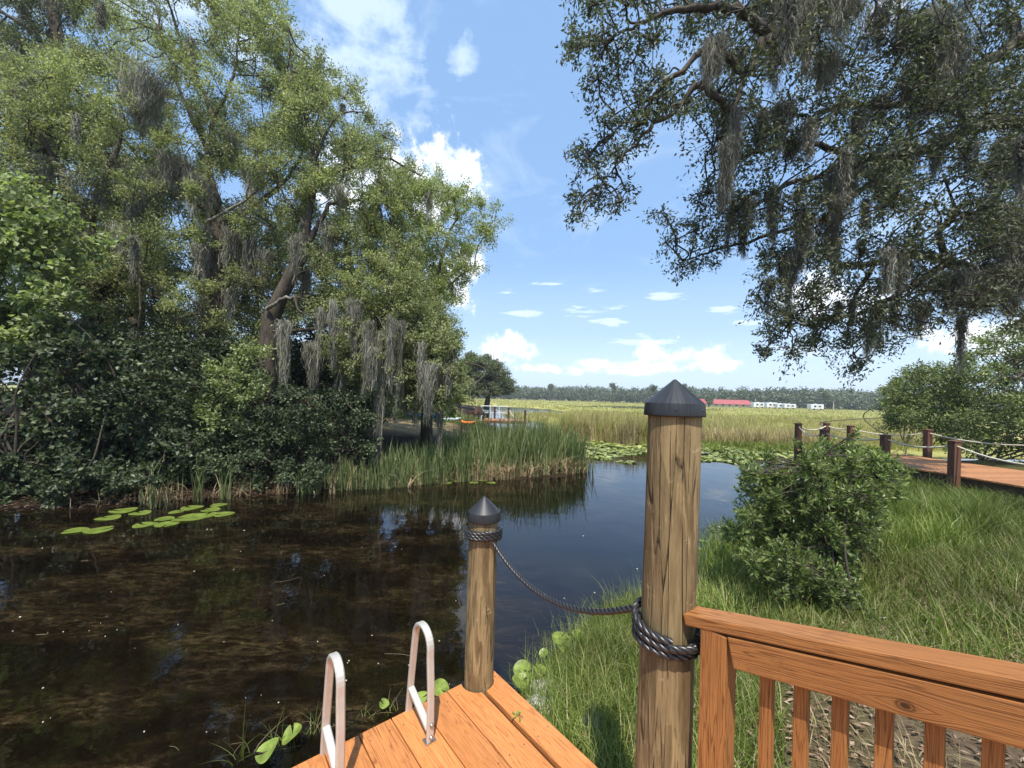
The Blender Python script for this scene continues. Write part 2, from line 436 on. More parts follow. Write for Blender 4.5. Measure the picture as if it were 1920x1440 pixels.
def mk_brushed_cap():
    m, nt = new_mat('black_cap_plastic'); n = N(nt)
    tc = n('ShaderNodeTexCoord')
    xyz = n('ShaderNodeSeparateXYZ', {0: tc.outputs['Object']})
    an = n.math('ARCTAN2', xyz.outputs[1], xyz.outputs[0])
    cb = n('ShaderNodeCombineXYZ', {0: n.math('MULTIPLY', an, 30.0), 1: n.math('MULTIPLY', xyz.outputs[2], 8.0)})
    nz = n('ShaderNodeTexNoise', {'Vector': cb.outputs[0], 'Scale': 1.0, 'Detail': 4.0})
    ro = n.ramp(nz.outputs['Fac'], [(0.3, g3(0.33)), (0.7, g3(0.5))])
    col = n.ramp(nz.outputs['Fac'], [(0.3, (0.014, 0.015, 0.017)), (0.7, (0.034, 0.035, 0.038))])
    bs = n('ShaderNodeBsdfPrincipled', {'Base Color': col, 'Roughness': ro, 'Specular IOR Level': 0.45})
    n('ShaderNodeOutputMaterial', {'Surface': bs.outputs[0]})
    return m

MAT['ground'] = mk_ground_mat()
MAT['water'] = mk_water_mat()
MAT['cap'] = mk_brushed_cap()
MAT['piling'] = piling_mat('treated_pine_pile')
MAT['deck'] = lumber_mat('cedar_stained_deck', (0.27, 0.09, 0.027), (0.53, 0.2, 0.06), (0.62, 0.25, 0.08), 0.6, dirt=0.5)
MAT['rail'] = lumber_mat('cedar_stained_rail', (0.14, 0.052, 0.017), (0.35, 0.14, 0.043), (0.45, 0.195, 0.063), 0.5, dirt=0.35)
MAT['apron'] = lumber_mat('cedar_stained_knotty', (0.14, 0.052, 0.017), (0.35, 0.14, 0.043), (0.45, 0.195, 0.063), 0.5, dirt=0.35, knot=(10.43, 20.028))
MAT['walk'] = lumber_mat('boardwalk_lumber', (0.2, 0.085, 0.035), (0.42, 0.19, 0.08), (0.5, 0.24, 0.105), 0.6, dirt=0.3)
MAT['redpost'] = lumber_mat('red_brown_post', (0.07, 0.03, 0.018), (0.13, 0.06, 0.037), (0.18, 0.085, 0.052), 0.6)
MAT['dark'] = plain_mat('dark_timber', (0.05, 0.03, 0.018), 0.8, var=0.3)
MAT['ropeblack'] = plain_mat('black_poly_rope', (0.022, 0.02, 0.02), 0.36, spec=0.7, var=0.4, scale=120)
MAT['ropewhite'] = plain_mat('pale_rope', (0.6, 0.55, 0.45), 0.8, var=0.2, scale=60)
MAT['alu'] = plain_mat('aluminium', (0.58, 0.54, 0.48), 0.5, metal=0.45, var=0.06)
MAT['steel'] = plain_mat('bolt_steel', (0.4, 0.37, 0.34), 0.4, metal=0.9)
MAT['bark'] = bark_mat('oak_bark', (0.035, 0.028, 0.022), (0.13, 0.105, 0.08))
MAT['barkpale'] = bark_mat('lichen_bark', (0.1, 0.09, 0.07), (0.34, 0.31, 0.26))
MAT['twig'] = bark_mat('twig_bark', (0.05, 0.04, 0.03), (0.12, 0.1, 0.08), 20)
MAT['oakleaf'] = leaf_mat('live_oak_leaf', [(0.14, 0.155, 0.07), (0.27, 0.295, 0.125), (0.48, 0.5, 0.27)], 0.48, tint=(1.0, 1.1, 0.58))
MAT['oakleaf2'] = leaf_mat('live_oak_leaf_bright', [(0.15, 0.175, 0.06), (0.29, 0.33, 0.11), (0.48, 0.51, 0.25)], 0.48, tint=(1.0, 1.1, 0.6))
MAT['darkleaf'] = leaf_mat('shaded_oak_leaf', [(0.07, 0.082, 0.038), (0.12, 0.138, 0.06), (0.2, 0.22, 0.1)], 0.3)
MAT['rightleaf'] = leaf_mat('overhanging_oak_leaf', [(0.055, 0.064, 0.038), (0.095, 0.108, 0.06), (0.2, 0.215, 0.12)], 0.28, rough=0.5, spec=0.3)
MAT['vine'] = leaf_mat('grape_vine_leaf', [(0.12, 0.155, 0.06), (0.24, 0.29, 0.11), (0.42, 0.47, 0.22)], 0.42)
MAT['shrub'] = leaf_mat('shrub_leaf', [(0.028, 0.042, 0.02), (0.05, 0.072, 0.032), (0.13, 0.16, 0.075)], 0.3)
MAT['myrtle'] = leaf_mat('myrtle_leaf', [(0.08, 0.115, 0.038), (0.17, 0.225, 0.07), (0.32, 0.38, 0.13)], 0.42, rough=0.38, spec=0.5, patch=0.25)
MAT['willow'] = leaf_mat('willow_leaf', [(0.08, 0.11, 0.035), (0.15, 0.19, 0.06), (0.26, 0.3, 0.11)], 0.3)
MAT['grass'] = leaf_mat('bank_grass', [(0.08, 0.125, 0.02), (0.17, 0.235, 0.042), (0.33, 0.35, 0.12)], 0.35, patch=0.5)
MAT['drygrass'] = leaf_mat('dry_grass', [(0.26, 0.22, 0.1), (0.38, 0.31, 0.15), (0.48, 0.4, 0.22)], 0.25, tint=(1, 0.95, 0.7))
MAT['cattail'] = leaf_mat('cattail_blade', [(0.065, 0.098, 0.036), (0.15, 0.195, 0.07), (0.31, 0.34, 0.16)], 0.36, patch=0.2)
MAT['deadreed'] = leaf_mat('dead_reed', [(0.2, 0.15, 0.08), (0.31, 0.24, 0.13), (0.42, 0.34, 0.2)], 0.2, tint=(1, 0.9, 0.7))
MAT['marsh'] = leaf_mat('marsh_grass_blade', [(0.21, 0.235, 0.055), (0.35, 0.34, 0.1), (0.48, 0.42, 0.17)], 0.3, patch=0.25)
MAT['pad'] = leaf_mat('lily_pad', [(0.1, 0.15, 0.028), (0.16, 0.215, 0.04), (0.23, 0.27, 0.065)], 0.2, rough=0.3, spec=0.5, patch=0.35, pscale=9.0)
MAT['pondleaf'] = leaf_mat('pond_leaf_blade', [(0.15, 0.21, 0.04), (0.21, 0.28, 0.05), (0.27, 0.33, 0.07)], 0.3, rough=0.4, spec=0.4, patch=0.4, pscale=22.0)
MAT['farpad'] = leaf_mat('lily_field_pad', [(0.16, 0.2, 0.04), (0.27, 0.31, 0.07), (0.42, 0.42, 0.15)], 0.2, rough=0.3, spec=0.6, patch=0.2)
MAT['moss'] = leaf_mat('spanish_moss_fibre', [(0.15, 0.142, 0.108), (0.26, 0.248, 0.195), (0.4, 0.385, 0.32)], 0.25, rough=0.9, spec=0.1, tint=(1, 1, 0.9))
MAT['farleaf'] = leaf_mat('far_wood_leaf', [(0.09, 0.11, 0.06), (0.12, 0.145, 0.08), (0.16, 0.185, 0.105)], 0.2, patch=0.3)
MAT['litter'] = leaf_mat('leaf_litter', [(0.1, 0.05, 0.03), (0.24, 0.15, 0.09), (0.42, 0.32, 0.22)], 0.1, tint=(1, 1, 1))
MAT['debris'] = leaf_mat('floating_petal', [(0.25, 0.23, 0.17), (0.4, 0.37, 0.3), (0.6, 0.57, 0.5)], 0.1, tint=(1, 1, 1))
MAT['rock'] = plain_mat('pale_rock', (0.36, 0.34, 0.3), 0.9, var=0.4, scale=18)
make_ground()
g = Geo()
g.add([(-300, -60, 0), (300, -60, 0), (300, 260, 0), (-300, 260, 0)], [[0, 1, 2, 3]])
tagit(g.build('water', MAT['water']), kind='structure')

# ------------------------------------------------------------------ swim dock
DZ = 0.45
e1 = np.array([0.626, -0.78, 0]); e1 /= np.linalg.norm(e1)
e2 = np.array([-e1[1], e1[0], 0]) * -1.0            # along the water edge, away from the posts
e2 = np.array([-0.78, -0.626, 0]); e2 /= np.linalg.norm(e2)
nout = -e2
Bm = G(862, 1282, DZ)
LP = np.array([-0.185, 2.735, 0]); BP = np.array([0.632, 1.585, 0])
t0 = thing('swim_dock', (0, 1.6, 0), 'orange stained plank dock with boat ladder at the water edge', 'dock')
bm = bmesh.new()
bw, gap = 0.186, 0.006
corner = G(921, 1252, DZ)
# outer board first, then the run of boards away from the posts
ow = np.dot(corner - Bm, nout)
s = ow
edges = []
w0 = 0.155
k = 0
while s > -2.6:
    w = w0 if k == 0 else bw - 0.008 * (k % 2)
    edges.append((s - w, w)); s -= w + (0.03 if k == 0 else gap); k += 1
def disc_cut(bm_, faces_org): pass
for k, (s0, w) in enumerate(edges):
    jut = random.uniform(-0.006, 0.006)
    st = Bm + nout * s0 - e1 * (0.0 + jut)
    # notch the boards that meet the pilings: split into segments along their length
    segs = [(0.0, 3.6)]
    cuts = []
    for pc in (LP, BP):
        rel = pc - st; al = np.dot(rel, e1); ac = np.dot(rel, nout)
        cuts.append((al, ac))
    fs = board(bm, st - UPV * 0.038, e1, nout, UPV, 3.6, w, 0.038, 0.005)
nbf = len(bm.faces)
for s0, w in edges:
    for q_ in (0.09, 0.62, 1.15, 1.68):
        for f_ in (0.2, 0.8):
            cpt = Bm + nout * (s0 + w * f_) + e1 * (q_ + random.uniform(-0.008, 0.008)) + UPV * 0.0006
            vv = [bm.verts.new(Vector(cpt + np.array([0.0042 * math.cos(a_), 0.0042 * math.sin(a_), 0]))) for a_ in np.linspace(0, 2 * math.pi, 8, endpoint=False)]
            fc = bm.faces.new(vv); fc.material_index = 1
deck = bm_obj('decking', bm, [MAT['deck'], MAT['dark']], t0)
# bite out round notches for the pilings
cutters = []
for pc in (LP, BP):
    cm = bmesh.new()
    bmesh.ops.create_cone(cm, cap_ends=True, segments=40, radius1=0.112, radius2=0.112, depth=0.4, matrix=Matrix.Translation((pc[0], pc[1], DZ)))
    me = bpy.data.meshes.new('cut'); cm.to_mesh(me); cm.free()
    co = bpy.data.objects.new('cut', me); C.objects.link(co); cutters.append(co)
for co in cutters:
    md = deck.modifiers.new('notch', 'BOOLEAN'); md.operation = 'DIFFERENCE'; md.object = co; md.solver = 'FAST'
bpy.context.view_layer.update()
dg = bpy.context.evaluated_depsgraph_get()
nm = bpy.data.meshes.new_from_object(deck.evaluated_get(dg))
deck.modifiers.clear(); deck.data = nm; nm.name = 'decking'
for co in cutters: bpy.data.objects.remove(co)
bm = bmesh.new()
for q in (0.05, 1.3, 2.6):
    board(bm, Bm + e1 * q + nout * (ow - 0.03) - UPV * (0.038 + 0.14 + 0.002), e2, e1, UPV, 2.4, 0.04, 0.14, 0.003)
bm_obj('joist', bm, MAT['rail'], t0)
bm = bmesh.new()
board(bm, Bm + nout * (ow - 0.035) + e1 * 0.1 - UPV * (0.038 + 0.19), e1, nout, UPV, 3.3, 0.03, 0.185, 0.003)
bm_obj('side_beam', bm, MAT['deck'], t0)

# ------------------------------------------------------------------ pilings with caps
def lathe(geo, prof, cx, cy, sides=48, mi=0, smooth=True):
    a = np.arange(sides) / sides * 2 * np.pi
    V = np.concatenate([np.stack([cx + r * np.cos(a), cy + r * np.sin(a), np.full(sides, z)], 1) for r, z in prof])
    k = len(prof); i = np.arange(k - 1)[:, None] * sides; j = np.arange(sides)[None]; j2 = (j + 1) % sides
    geo.add(V, np.stack([i + j, i + j2, i + sides + j2, i + sides + j], -1).reshape(-1, 4), mi, smooth)

def piling(center, ztip, zskirt, zbot, rad, lean, name_label, skirt=0.05):
    th = thing('piling', (center[0], center[1], zbot), name_label, 'piling', 'round pilings tied together by the black rope')
    gg = Geo()
    zs = np.linspace(zbot, zskirt + 0.05, 40); sides = 36
    a = np.arange(sides) / sides * 2 * np.pi
    V = []
    ph = random.uniform(0, 9)
    for z in zs:
        rr = rad * (1 + 0.012 * np.sin(3 * a + z * 2.1 + ph) + 0.012 * np.sin(5 * a - z * 3 + ph) + 0.01 * np.sin(z * 4 + ph)) + 0.006 * (zskirt - z) / 2
        V.append(np.stack([center[0] + lean[0] * (z - zbot) + rr * np.cos(a), center[1] + lean[1] * (z - zbot) + rr * np.sin(a), np.full(sides, z)], 1))
    V = np.concatenate(V); i = np.arange(len(zs) - 1)[:, None] * sides; j = np.arange(sides)[None]; j2 = (j + 1) % sides
    gg.add(V, np.stack([i + j, i + j2, i + sides + j2, i + sides + j], -1).reshape(-1, 4))
    gg.build('post', MAT['piling'], th)
    cx, cy = center[0] + lean[0] * (zskirt - zbot), center[1] + lean[1] * (zskirt - zbot)
    cg = Geo(); R = rad * 1.13; zc = zskirt + skirt
    prof = [(R * 0.95, zskirt + 0.004), (R * 1.025, zskirt), (R * 1.03, zskirt + 0.004), (R * 1.0, zc - 0.003), (R * 0.992, zc)]
    tip = ztip
    ch = (tip - zc) / 0.965
    for q in (0.8, 0.6, 0.4, 0.25, 0.14, 0.08): prof.append((R * q, zc + ch * (1 - q / 0.992)))
    prof += [(R * 0.05, tip - ch * 0.012), (R * 0.02, tip), (0.0005, tip + 0.0003)]
    off = np.array([0, 0, zskirt])
    lathe(cg, prof[:5], cx, cy); lathe(cg, prof[4:], cx, cy)
    cap = cg.build('cap', MAT['cap'], th)
    # origin of the cap on its own axis so its radial brushing follows the cone
    d = Vector((cx - th.location[0], cy - th.location[1], zskirt - zbot))
    cap.data.transform(Matrix.Translation(-d)); cap.location = d
    for an in (-1.9, -0.9, 0.5, 2.0):
        sg = Geo(); c0 = np.array([cx + R * 0.995 * math.cos(an), cy + R * 0.995 * math.sin(an), (zskirt + zc) / 2]); dr = np.array([math.cos(an), math.sin(an), 0])
        tube(sg, [c0 - dr * 0.004, c0 + dr * 0.002, c0 + dr * 0.004], [0.005, 0.005, 0.003], 10)
        so = sg.build('screw', MAT['cap'], th); so.parent = cap; so.data.transform(Matrix.Translation(-d))
    return th

def zat(y, x, d): return P(x, y, d)[2]
ld = LP[1]
piling(LP, zat(930, 903, ld), zat(974, 903, ld), -0.6, 0.097, (0.007, 0.0), 'shorter round piling with shiny grey cone cap at the dock corner', 0.06)
bd = BP[1]
piling(BP, zat(711, 1257, bd), zat(781, 1257, bd - 0.1), -0.6, 0.099, (0.004, 0.0), 'tall round piling with matt black cone cap beside the railing')

# ------------------------------------------------------------------ black rope
def strands(geo, path, R, pitch, ns=3, sides=7):
    path = np.asarray(path); seg = np.linalg.norm(np.diff(path, axis=0), axis=1); sarc = np.concatenate([[0], np.cumsum(seg)])
    nn = int(sarc[-1] / (pitch / 10)); q = np.linspace(0, sarc[-1], nn)
    p = np.stack([np.interp(q, sarc, path[:, i]) for i in range(3)], 1)
    t = norm(np.gradient(p, axis=0)); u = np.zeros_like(p); u[0] = norm(np.cross(t[0], [0.3, 0.2, 1.0]))
    for i in range(1, nn): u[i] = norm(u[i - 1] - t[i] * np.dot(u[i - 1], t[i]))
    v = np.cross(t, u)
    for k in range(ns):
        a = q / pitch * 2 * np.pi + k * 2 * np.pi / ns
        tube(geo, p + R * 0.5 * (np.cos(a)[:, None] * u + np.sin(a)[:, None] * v), R * 0.56, sides)

def helix(cx, cy, r, z0, z1, a0, turns, n=160, tilt=0.0):
    t = np.linspace(0, 1, n); a = a0 + t * turns * 2 * np.pi
    return np.stack([cx + r * np.cos(a), cy + r * np.sin(a), z0 + (z1 - z0) * t + tilt * np.sin(a)], 1)

RB = 0.0155
th = thing('dock_rope', (0.2, 2.2, 1.2), 'black twisted rope slung between the two round pilings', 'rope')
lpc = LP + np.array([0.007 * 2, 0, 0])
gz = zat(1007, 893, ld); gz1 = zat(990, 893, ld)
gg = Geo(); strands(gg, helix(lpc[0], lpc[1], 0.115, gz + 0.005, gz1 - 0.002, -0.6, 3.1, tilt=-0.006), RB, 0.1); gg.build('coil', MAT['ropeblack'], th)
bpc = BP + np.array([0.004 * 2, 0, 0])
gg = Geo()
zb0 = zat(1222, 1255, bd - 0.1); zb1 = zat(1195, 1255, bd - 0.1)
strands(gg, helix(bpc[0], bpc[1], 0.12, zb0, zb0 + 0.02, 2.6, 1.0, tilt=0.012), RB, 0.1)
strands(gg, helix(bpc[0], bpc[1], 0.121, zb0 + 0.04, zb0 + 0.075, 2.9, 1.25, tilt=0.03), RB, 0.1)
strands(gg, helix(bpc[0], bpc[1], 0.135, zb0 + 0.03, zb0 + 0.02, -1.9, 0.33, tilt=0.0), RB, 0.1)
# knot tail beside the railing post
kp = bpc + np.array([0.1, -0.09, zb0 + 0.03])
strands(gg, smooth_path([kp + (-0.03, -0.01, 0.03), kp + (0.02, -0.025, 0.035), kp + (0.045, 0.0, 0.0), kp + (0.02, -0.02, -0.03), kp + (-0.02, -0.02, -0.005), kp + (0.0, -0.035, 0.04)], 8), RB * 0.9, 0.07)
gg.build('coil', MAT['ropeblack'], th)
A = np.array([lpc[0] + 0.075, lpc[1] - 0.085, gz - 0.005]); Bp_ = np.array([bpc[0] - 0.11, bpc[1] + 0.05, zb0 + 0.085])
tt = np.linspace(0, 1, 60)[:, None]
sag = A + (Bp_ - A) * tt; sag[:, 2] -= 0.30 * 4 * (tt[:, 0] * (1 - tt[:, 0])) * 0.55
gg = Geo(); strands(gg, sag, RB * 0.92, 0.085); gg.build('rope_span', MAT['ropeblack'], th)

# ------------------------------------------------------------------ boat ladder
def flatbar(geo, pts, wdir, w, th_):
    """rectangular bar swept along pts; wide across wdir"""
    pts = np.asarray(pts); k = len(pts); t = norm(np.gradient(pts, axis=0)); wd = norm(np.asarray(wdir, float)); u = np.tile(wd, (k, 1)); v = np.cross(t, u)
    c = w * 0.16; hw, ht = w / 2, th_ / 2
    ring = [(-hw + c, -ht), (hw - c, -ht), (hw, -ht + c), (hw, ht - c), (hw - c, ht), (-hw + c, ht), (-hw, ht - c), (-hw, -ht + c)]
    V = np.stack([pts + u * a + v * b for a, b in ring], 1); s_ = len(ring)
    i = np.arange(k - 1)[:, None] * s_; j = np.arange(s_)[None]; j2 = (j + 1) % s_
    geo.add(V.reshape(-1, 3), np.stack([i + j, i + j2, i + s_ + j2, i + s_ + j], -1).reshape(-1, 4), 0, False)
    geo.add(V[0], np.arange(s_)[::-1][None], 0, False); geo.add(V[-1], np.arange(s_)[None], 0, False)

foot2 = G(806, 1390, DZ); th = thing('boat_ladder', foot2, 'aluminium boat ladder with two arched grab rails on the orange dock', 'ladder')
dirw = np.array([-0.40, 0.92, 0.0]); dirw /= np.linalg.norm(dirw)
dirw = -e1
for q in (0, 1):
    f = foot2 + e2 * (0.485 * q)
    hw = 0.105; topz = 0.60 - 0.0 * q
    outr = f + dirw * 0.31
    pts = [f + UPV * 0.005, f + UPV * 0.12, f + dirw * 0.005 + UPV * 0.3, f + dirw * 0.02 + UPV * (topz - 0.14)]
    cen = f + dirw * 0.115 + UPV * (topz - 0.1)
    for an in np.linspace(math.pi * 0.97, math.pi * 0.03, 15):
        pts.append(cen + dirw * (0.095 * math.cos(an)) + UPV * (0.1 * math.sin(an)))
    pts += [f + dirw * 0.222 + UPV * (topz - 0.16), f + dirw * 0.25 + UPV * 0.25, f + dirw * 0.275 + UPV * 0.05, f + dirw * 0.30 - UPV * 0.3, f + dirw * 0.30 - UPV * 0.85]
    gg = Geo(); flatbar(gg, np.array(pts), e2, 0.042, 0.024); gr = gg.build('grab_rail', MAT['alu'], th)
    gg = Geo(); flatbar(gg, np.array([f + dirw * 0.012 + UPV * 0.06, f + dirw * 0.262 + UPV * 0.155]), e2, 0.04, 0.026); gg.build('brace', MAT['alu'], th)
    for hz in (0.03, 0.1):
        gg = Geo(); c0 = f + UPV * hz + e1 * 0.008; tube(gg, [c0, c0 + e1 * 0.01, c0 + e1 * 0.016], [0.011, 0.011, 0.006], 10); bo = gg.build('bolt', MAT['steel'], th); bo.parent = gr; 
    bm = bmesh.new(); board(bm, f - e2 * 0.032 - dirw * 0.018 , e2, dirw, UPV, 0.064, 0.05, 0.006, 0.001); bm_obj('foot_plate', bm, MAT['steel'], th)
for hz in (-0.15, -0.4, -0.65):
    gg = Geo(); c0 = foot2 + dirw * 0.3 + UPV * hz; tube(gg, [c0, c0 + e2 * 0.485], 0.018, 10); gg.build('rung', MAT['alu'], th)

# ------------------------------------------------------------------ ramp railing
C0 = P(1310, 1300, 1.43); C0[2] = 0
SL = 0.25
def railz(t): return zR + SL * t
zR = P(1310, 1180, 1.43)[2]
eS = norm(e1 + UPV * SL); nS = norm(np.cross(e2, eS)); nS = nS if nS[2] > 0 else -nS
th = thing('ramp_railing', (C0[0], C0[1], 0.2), 'red brown stained timber railing with square balusters sloping up the ramp', 'railing')
bm = bmesh.new(); board(bm, C0 + UPV * -0.2, UPV, e1, nout, zR + 0.2 + 0.012, 0.089, 0.089, 0.004); bm_obj('post', bm, MAT['rail'], th)
bm = bmesh.new(); board(bm, C0 + e1 * 2.2 + UPV * 0.2, UPV, e1, nout, zR + SL * 2.2 - 0.2, 0.089, 0.089, 0.004); bm_obj('post', bm, MAT['rail'], th)
st = C0 + UPV * (zR + 0.003) - nout * 0.003 - e1 * 0.055 - UPV * (SL * 0.055)
bm = bmesh.new(); board(bm, st, eS, nout, nS, 2.5, 0.1, 0.04, 0.005); bm_obj('top_rail', bm, MAT['rail'], th)
st = C0 + e1 * 0.091 + UPV * (zR + SL * 0.091 - 0.006) - nout * 0.0015 - nS * 0.098
bm = bmesh.new(); board(bm, st, eS, nS, nout, 2.16, 0.098, 0.036, 0.004, uvoff=(10, 20)); bm_obj('upper_rail', bm, MAT['apron'], th)
st = C0 + e1 * 0.091 + UPV * (0.62 + SL * 0.091) + nout * 0.004
bm = bmesh.new(); board(bm, st, eS, nS, nout, 2.16, 0.089, 0.036, 0.004); bm_obj('lower_rail', bm, MAT['rail'], th)
for i in range(20):
    t = 0.152 + 0.0945 * i
    if t > 2.05: break
    tc = t + 0.045
    b0 = C0 + e1 * (tc - 0.019) + nout * 0.042 + UPV * (0.5 + SL * tc)
    bm = bmesh.new(); board(bm, b0, UPV, e1, nout, zR - 0.5 - 0.03, 0.036, 0.036, 0.003)
    bm_obj('baluster', bm, MAT['rail'], th)

# ------------------------------------------------------------------ camera, light, world
cam = bpy.data.cameras.new('camera'); co = bpy.data.objects.new('camera', cam); C.objects.link(co)
cam.sensor_width = 36; cam.lens = 36 * F / 1920; cam.shift_y = 23 / 1920.0; cam.clip_end = 6000; cam.clip_start = 0.05
co.matrix_world = Matrix(((cs, -sn, 0, 0), (0, 0, -1, 0), (sn, cs, 0, CZ), (0, 0, 0, 1)))
SC.camera = co

SUN_EL, SUN_AZ = math.radians(63), math.radians(180)   # azimuth clockwise from +Y
sd = np.array([math.cos(SUN_EL) * math.sin(SUN_AZ), math.cos(SUN_EL) * math.cos(SUN_AZ), math.sin(SUN_EL)])
sun = bpy.data.lights.new('sun', 'SUN'); sun.energy = 4.0; sun.angle = math.radians(0.53); sun.color = (1.0, 0.95, 0.86)
so = bpy.data.objects.new('sun', sun); C.objects.link(so)
so.rotation_euler = Vector(-sd).to_track_quat('-Z', 'Y').to_euler(); so.location = (0, 0, 30)

def make_world():
    w = bpy.data.worlds.new('World'); SC.world = w; w.use_nodes = True
    nt = w.node_tree; nt.nodes.clear(); n = N(nt)
    sky = n('ShaderNodeTexSky', sky_type='NISHITA', sun_disc=False, sun_elevation=SUN_EL, sun_rotation=SUN_AZ, air_density=1.0, dust_density=0.6, ozone_density=1.6)
    hs = n('ShaderNodeHueSaturation', {'Saturation': 1.0, 'Value': 1.0, 'Color': sky.outputs[0]})
    bg = n('ShaderNodeBackground', {'Color': hs.outputs[0], 'Strength': 0.15})
    tc = n('ShaderNodeTexCoord'); d = tc.outputs['Generated']
    sp = n('ShaderNodeSeparateXYZ', {0: d})
    az = n.math('ARCTAN2', sp.outputs[0], sp.outputs[1])
    el = n.math('ARCSINE', sp.outputs[2])
    ae = n('ShaderNodeCombineXYZ', {0: az, 1: el}).outputs[0]
    det = n('ShaderNodeTexNoise', {'Vector': ae, 'Scale': 11.0, 'Detail': 8.0, 'Roughness': 0.6})
    puff = n('ShaderNodeTexNoise', {'Vector': ae, 'Scale': 42.0, 'Detail': 7.0, 'Roughness': 0.6})
    disp = n.math('ADD', n.math('MULTIPLY', n.math('SUBTRACT', det.outputs['Fac'], 0.5), 2.6), n.math('MULTIPLY', n.math('SUBTRACT', puff.outputs['Fac'], 0.5), 1.25))
    def ang(x, y):
        a, b = ab(x, y); return math.atan2(a, F), math.atan2(-b, math.hypot(a, F))
    def blob(x, y, rx, ry):
        a, e = ang(x, y); k = math.cos(a) ** 2 / F
        ds = n('ShaderNodeVectorMath', {0: ae, 1: (a, e, 0)}, operation='SUBTRACT').outputs[0]
        sc = n('ShaderNodeVectorMath', {0: ds, 1: (1 / (rx * k), 1 / (ry / F * math.cos(a)), 0)}, operation='MULTIPLY').outputs[0]
        ln = n('ShaderNodeVectorMath', {0: sc}, operation='LENGTH').outputs['Value']
        return n.math('SUBTRACT', 1.0, ln)
    def union(l):
        r = l[0]
        for q in l[1:]: r = n.math('MAXIMUM', r, q)
        return r
    cum = union([blob(*b) for b in [(845, 330, 75, 62), (800, 360, 90, 70), (740, 320, 90, 55), (885, 495, 32, 34), (820, 540, 70, 60), (945, 650, 72, 30), (925, 668, 45, 22), (1110, 686, 62, 17), (1085, 694, 60, 12), (1225, 660, 42, 27), (1215, 688, 70, 15), (1305, 666, 66, 28), (1345, 684, 50, 15), (1160, 698, 90, 8), (1010, 690, 50, 9), (1840, 490, 90, 30), (1680, 10, 80, 36), (1560, 560, 120, 60), (640, 340, 90, 80), (1850, 640, 140, 40)]])
    cm = n.math('ADD', cum, disp)
    cmask = n.ramp(cm, [(-0.05, g3(0)), (0.62, g3(0.97))], 'EASE')
    # thin high wisps, spread along the wind
    wm = n('ShaderNodeMapping', {'Vector': ae, 'Rotation': (0, 0, math.radians(24)), 'Scale': (3.2, 7.5, 1)}).outputs[0]
    wn = n('ShaderNodeTexNoise', {'Vector': wm, 'Scale': 1.0, 'Detail': 7.0, 'Roughness': 0.62, 'Distortion': 0.7})
    cir = union([blob(650, 90, 230, 200), blob(870, 125, 48, 42), blob(300, -80, 500, 200)])
    cirm = n.math('MULTIPLY', n.ramp(n.math('ADD', cir, n.math('ADD', n.math('MULTIPLY', n.math('SUBTRACT', wn.outputs['Fac'], 0.5), 2.4), n.math('MULTIPLY', n.math('SUBTRACT', det.outputs['Fac'], 0.5), 2.4))), [(0.0, g3(0)), (1.1, g3(0.8))], 'EASE'), 0.9)
    flat = n('ShaderNodeTexNoise', {'Vector': n('ShaderNodeMapping', {'Vector': ae, 'Scale': (9.0, 46.0, 1)}).outputs[0], 'Scale': 1.0, 'Detail': 6.0, 'Roughness': 0.6})
    fl = union([blob(*b) for b in [(1232, 556, 62, 13), (1362, 581, 52, 13), (1105, 583, 85, 16), (990, 588, 62, 10), (1120, 546, 32, 7), (950, 548, 45, 9), (1035, 533, 40, 7), (1150, 604, 60, 12), (1400, 604, 60, 10), (1200, 640, 120, 14), (1500, 660, 130, 16)]])
    flm = n.math('MULTIPLY', n.ramp(n.math('ADD', fl, n.math('MULTIPLY', n.math('SUBTRACT', flat.outputs['Fac'], 0.5), 4.5)), [(0.15, g3(0)), (1.3, g3(0.9))], 'EASE'), 1.0)
    # low bright band of distant moisture
    hz = n.ramp(el, [(0.0, g3(0.75)), (0.07, g3(0.58)), (0.17, g3(0.3)), (0.34, g3(0.1))], 'EASE')
    # rest of the sky dome outside the view: scattered cumulus
    bk = n('ShaderNodeTexNoise', {'Vector': d, 'Scale': 3.0, 'Detail': 8.0, 'Roughness': 0.6})
    beh = n.math('MULTIPLY', n.ramp(bk.outputs['Fac'], [(0.54, g3(0)), (0.66, g3(0.9))]), n.ramp(sp.outputs[1], [(0.0, g3(1)), (0.25, g3(0))]))
    white = n.ramp(n.math('ADD', n.math('MULTIPLY', det.outputs['Fac'], 0.55), n.math('MULTIPLY', puff.outputs['Fac'], 0.45)), [(0.36, (0.5, 0.64, 0.84)), (0.5, (0.82, 0.89, 0.97)), (0.6, (1.0, 1.0, 1.0))])
    cbg = n('ShaderNodeBackground', {'Color': white, 'Strength': 0.92})
    tbg = n('ShaderNodeBackground', {'Color': (0.72, 0.86, 1.0, 1), 'Strength': 0.80})
    streak = n.ramp(wn.outputs['Fac'], [(0.46, g3(0)), (0.8, g3(0.5))])
    thin = n.math('MAXIMUM', n.math('MAXIMUM', cirm, flm), n.math('MAXIMUM', hz, streak))
    veil = n('ShaderNodeBackground', {'Color': (0.25, 0.5, 0.93, 1), 'Strength': 0.64})
    m0 = n('ShaderNodeMixShader', {0: 0.66, 1: bg.outputs[0], 2: veil.outputs[0]})
    m1 = n('ShaderNodeMixShader', {0: thin, 1: m0.outputs[0], 2: tbg.outputs[0]})
    m2 = n('ShaderNodeMixShader', {0: n.math('MAXIMUM', cmask, beh), 1: m1.outputs[0], 2: cbg.outputs[0]})
    n('ShaderNodeOutputWorld', {'Surface': m2.outputs[0]})
    w.cycles.sampling_method = 'MANUAL'; w.cycles.sample_map_resolution = 1024
make_world()

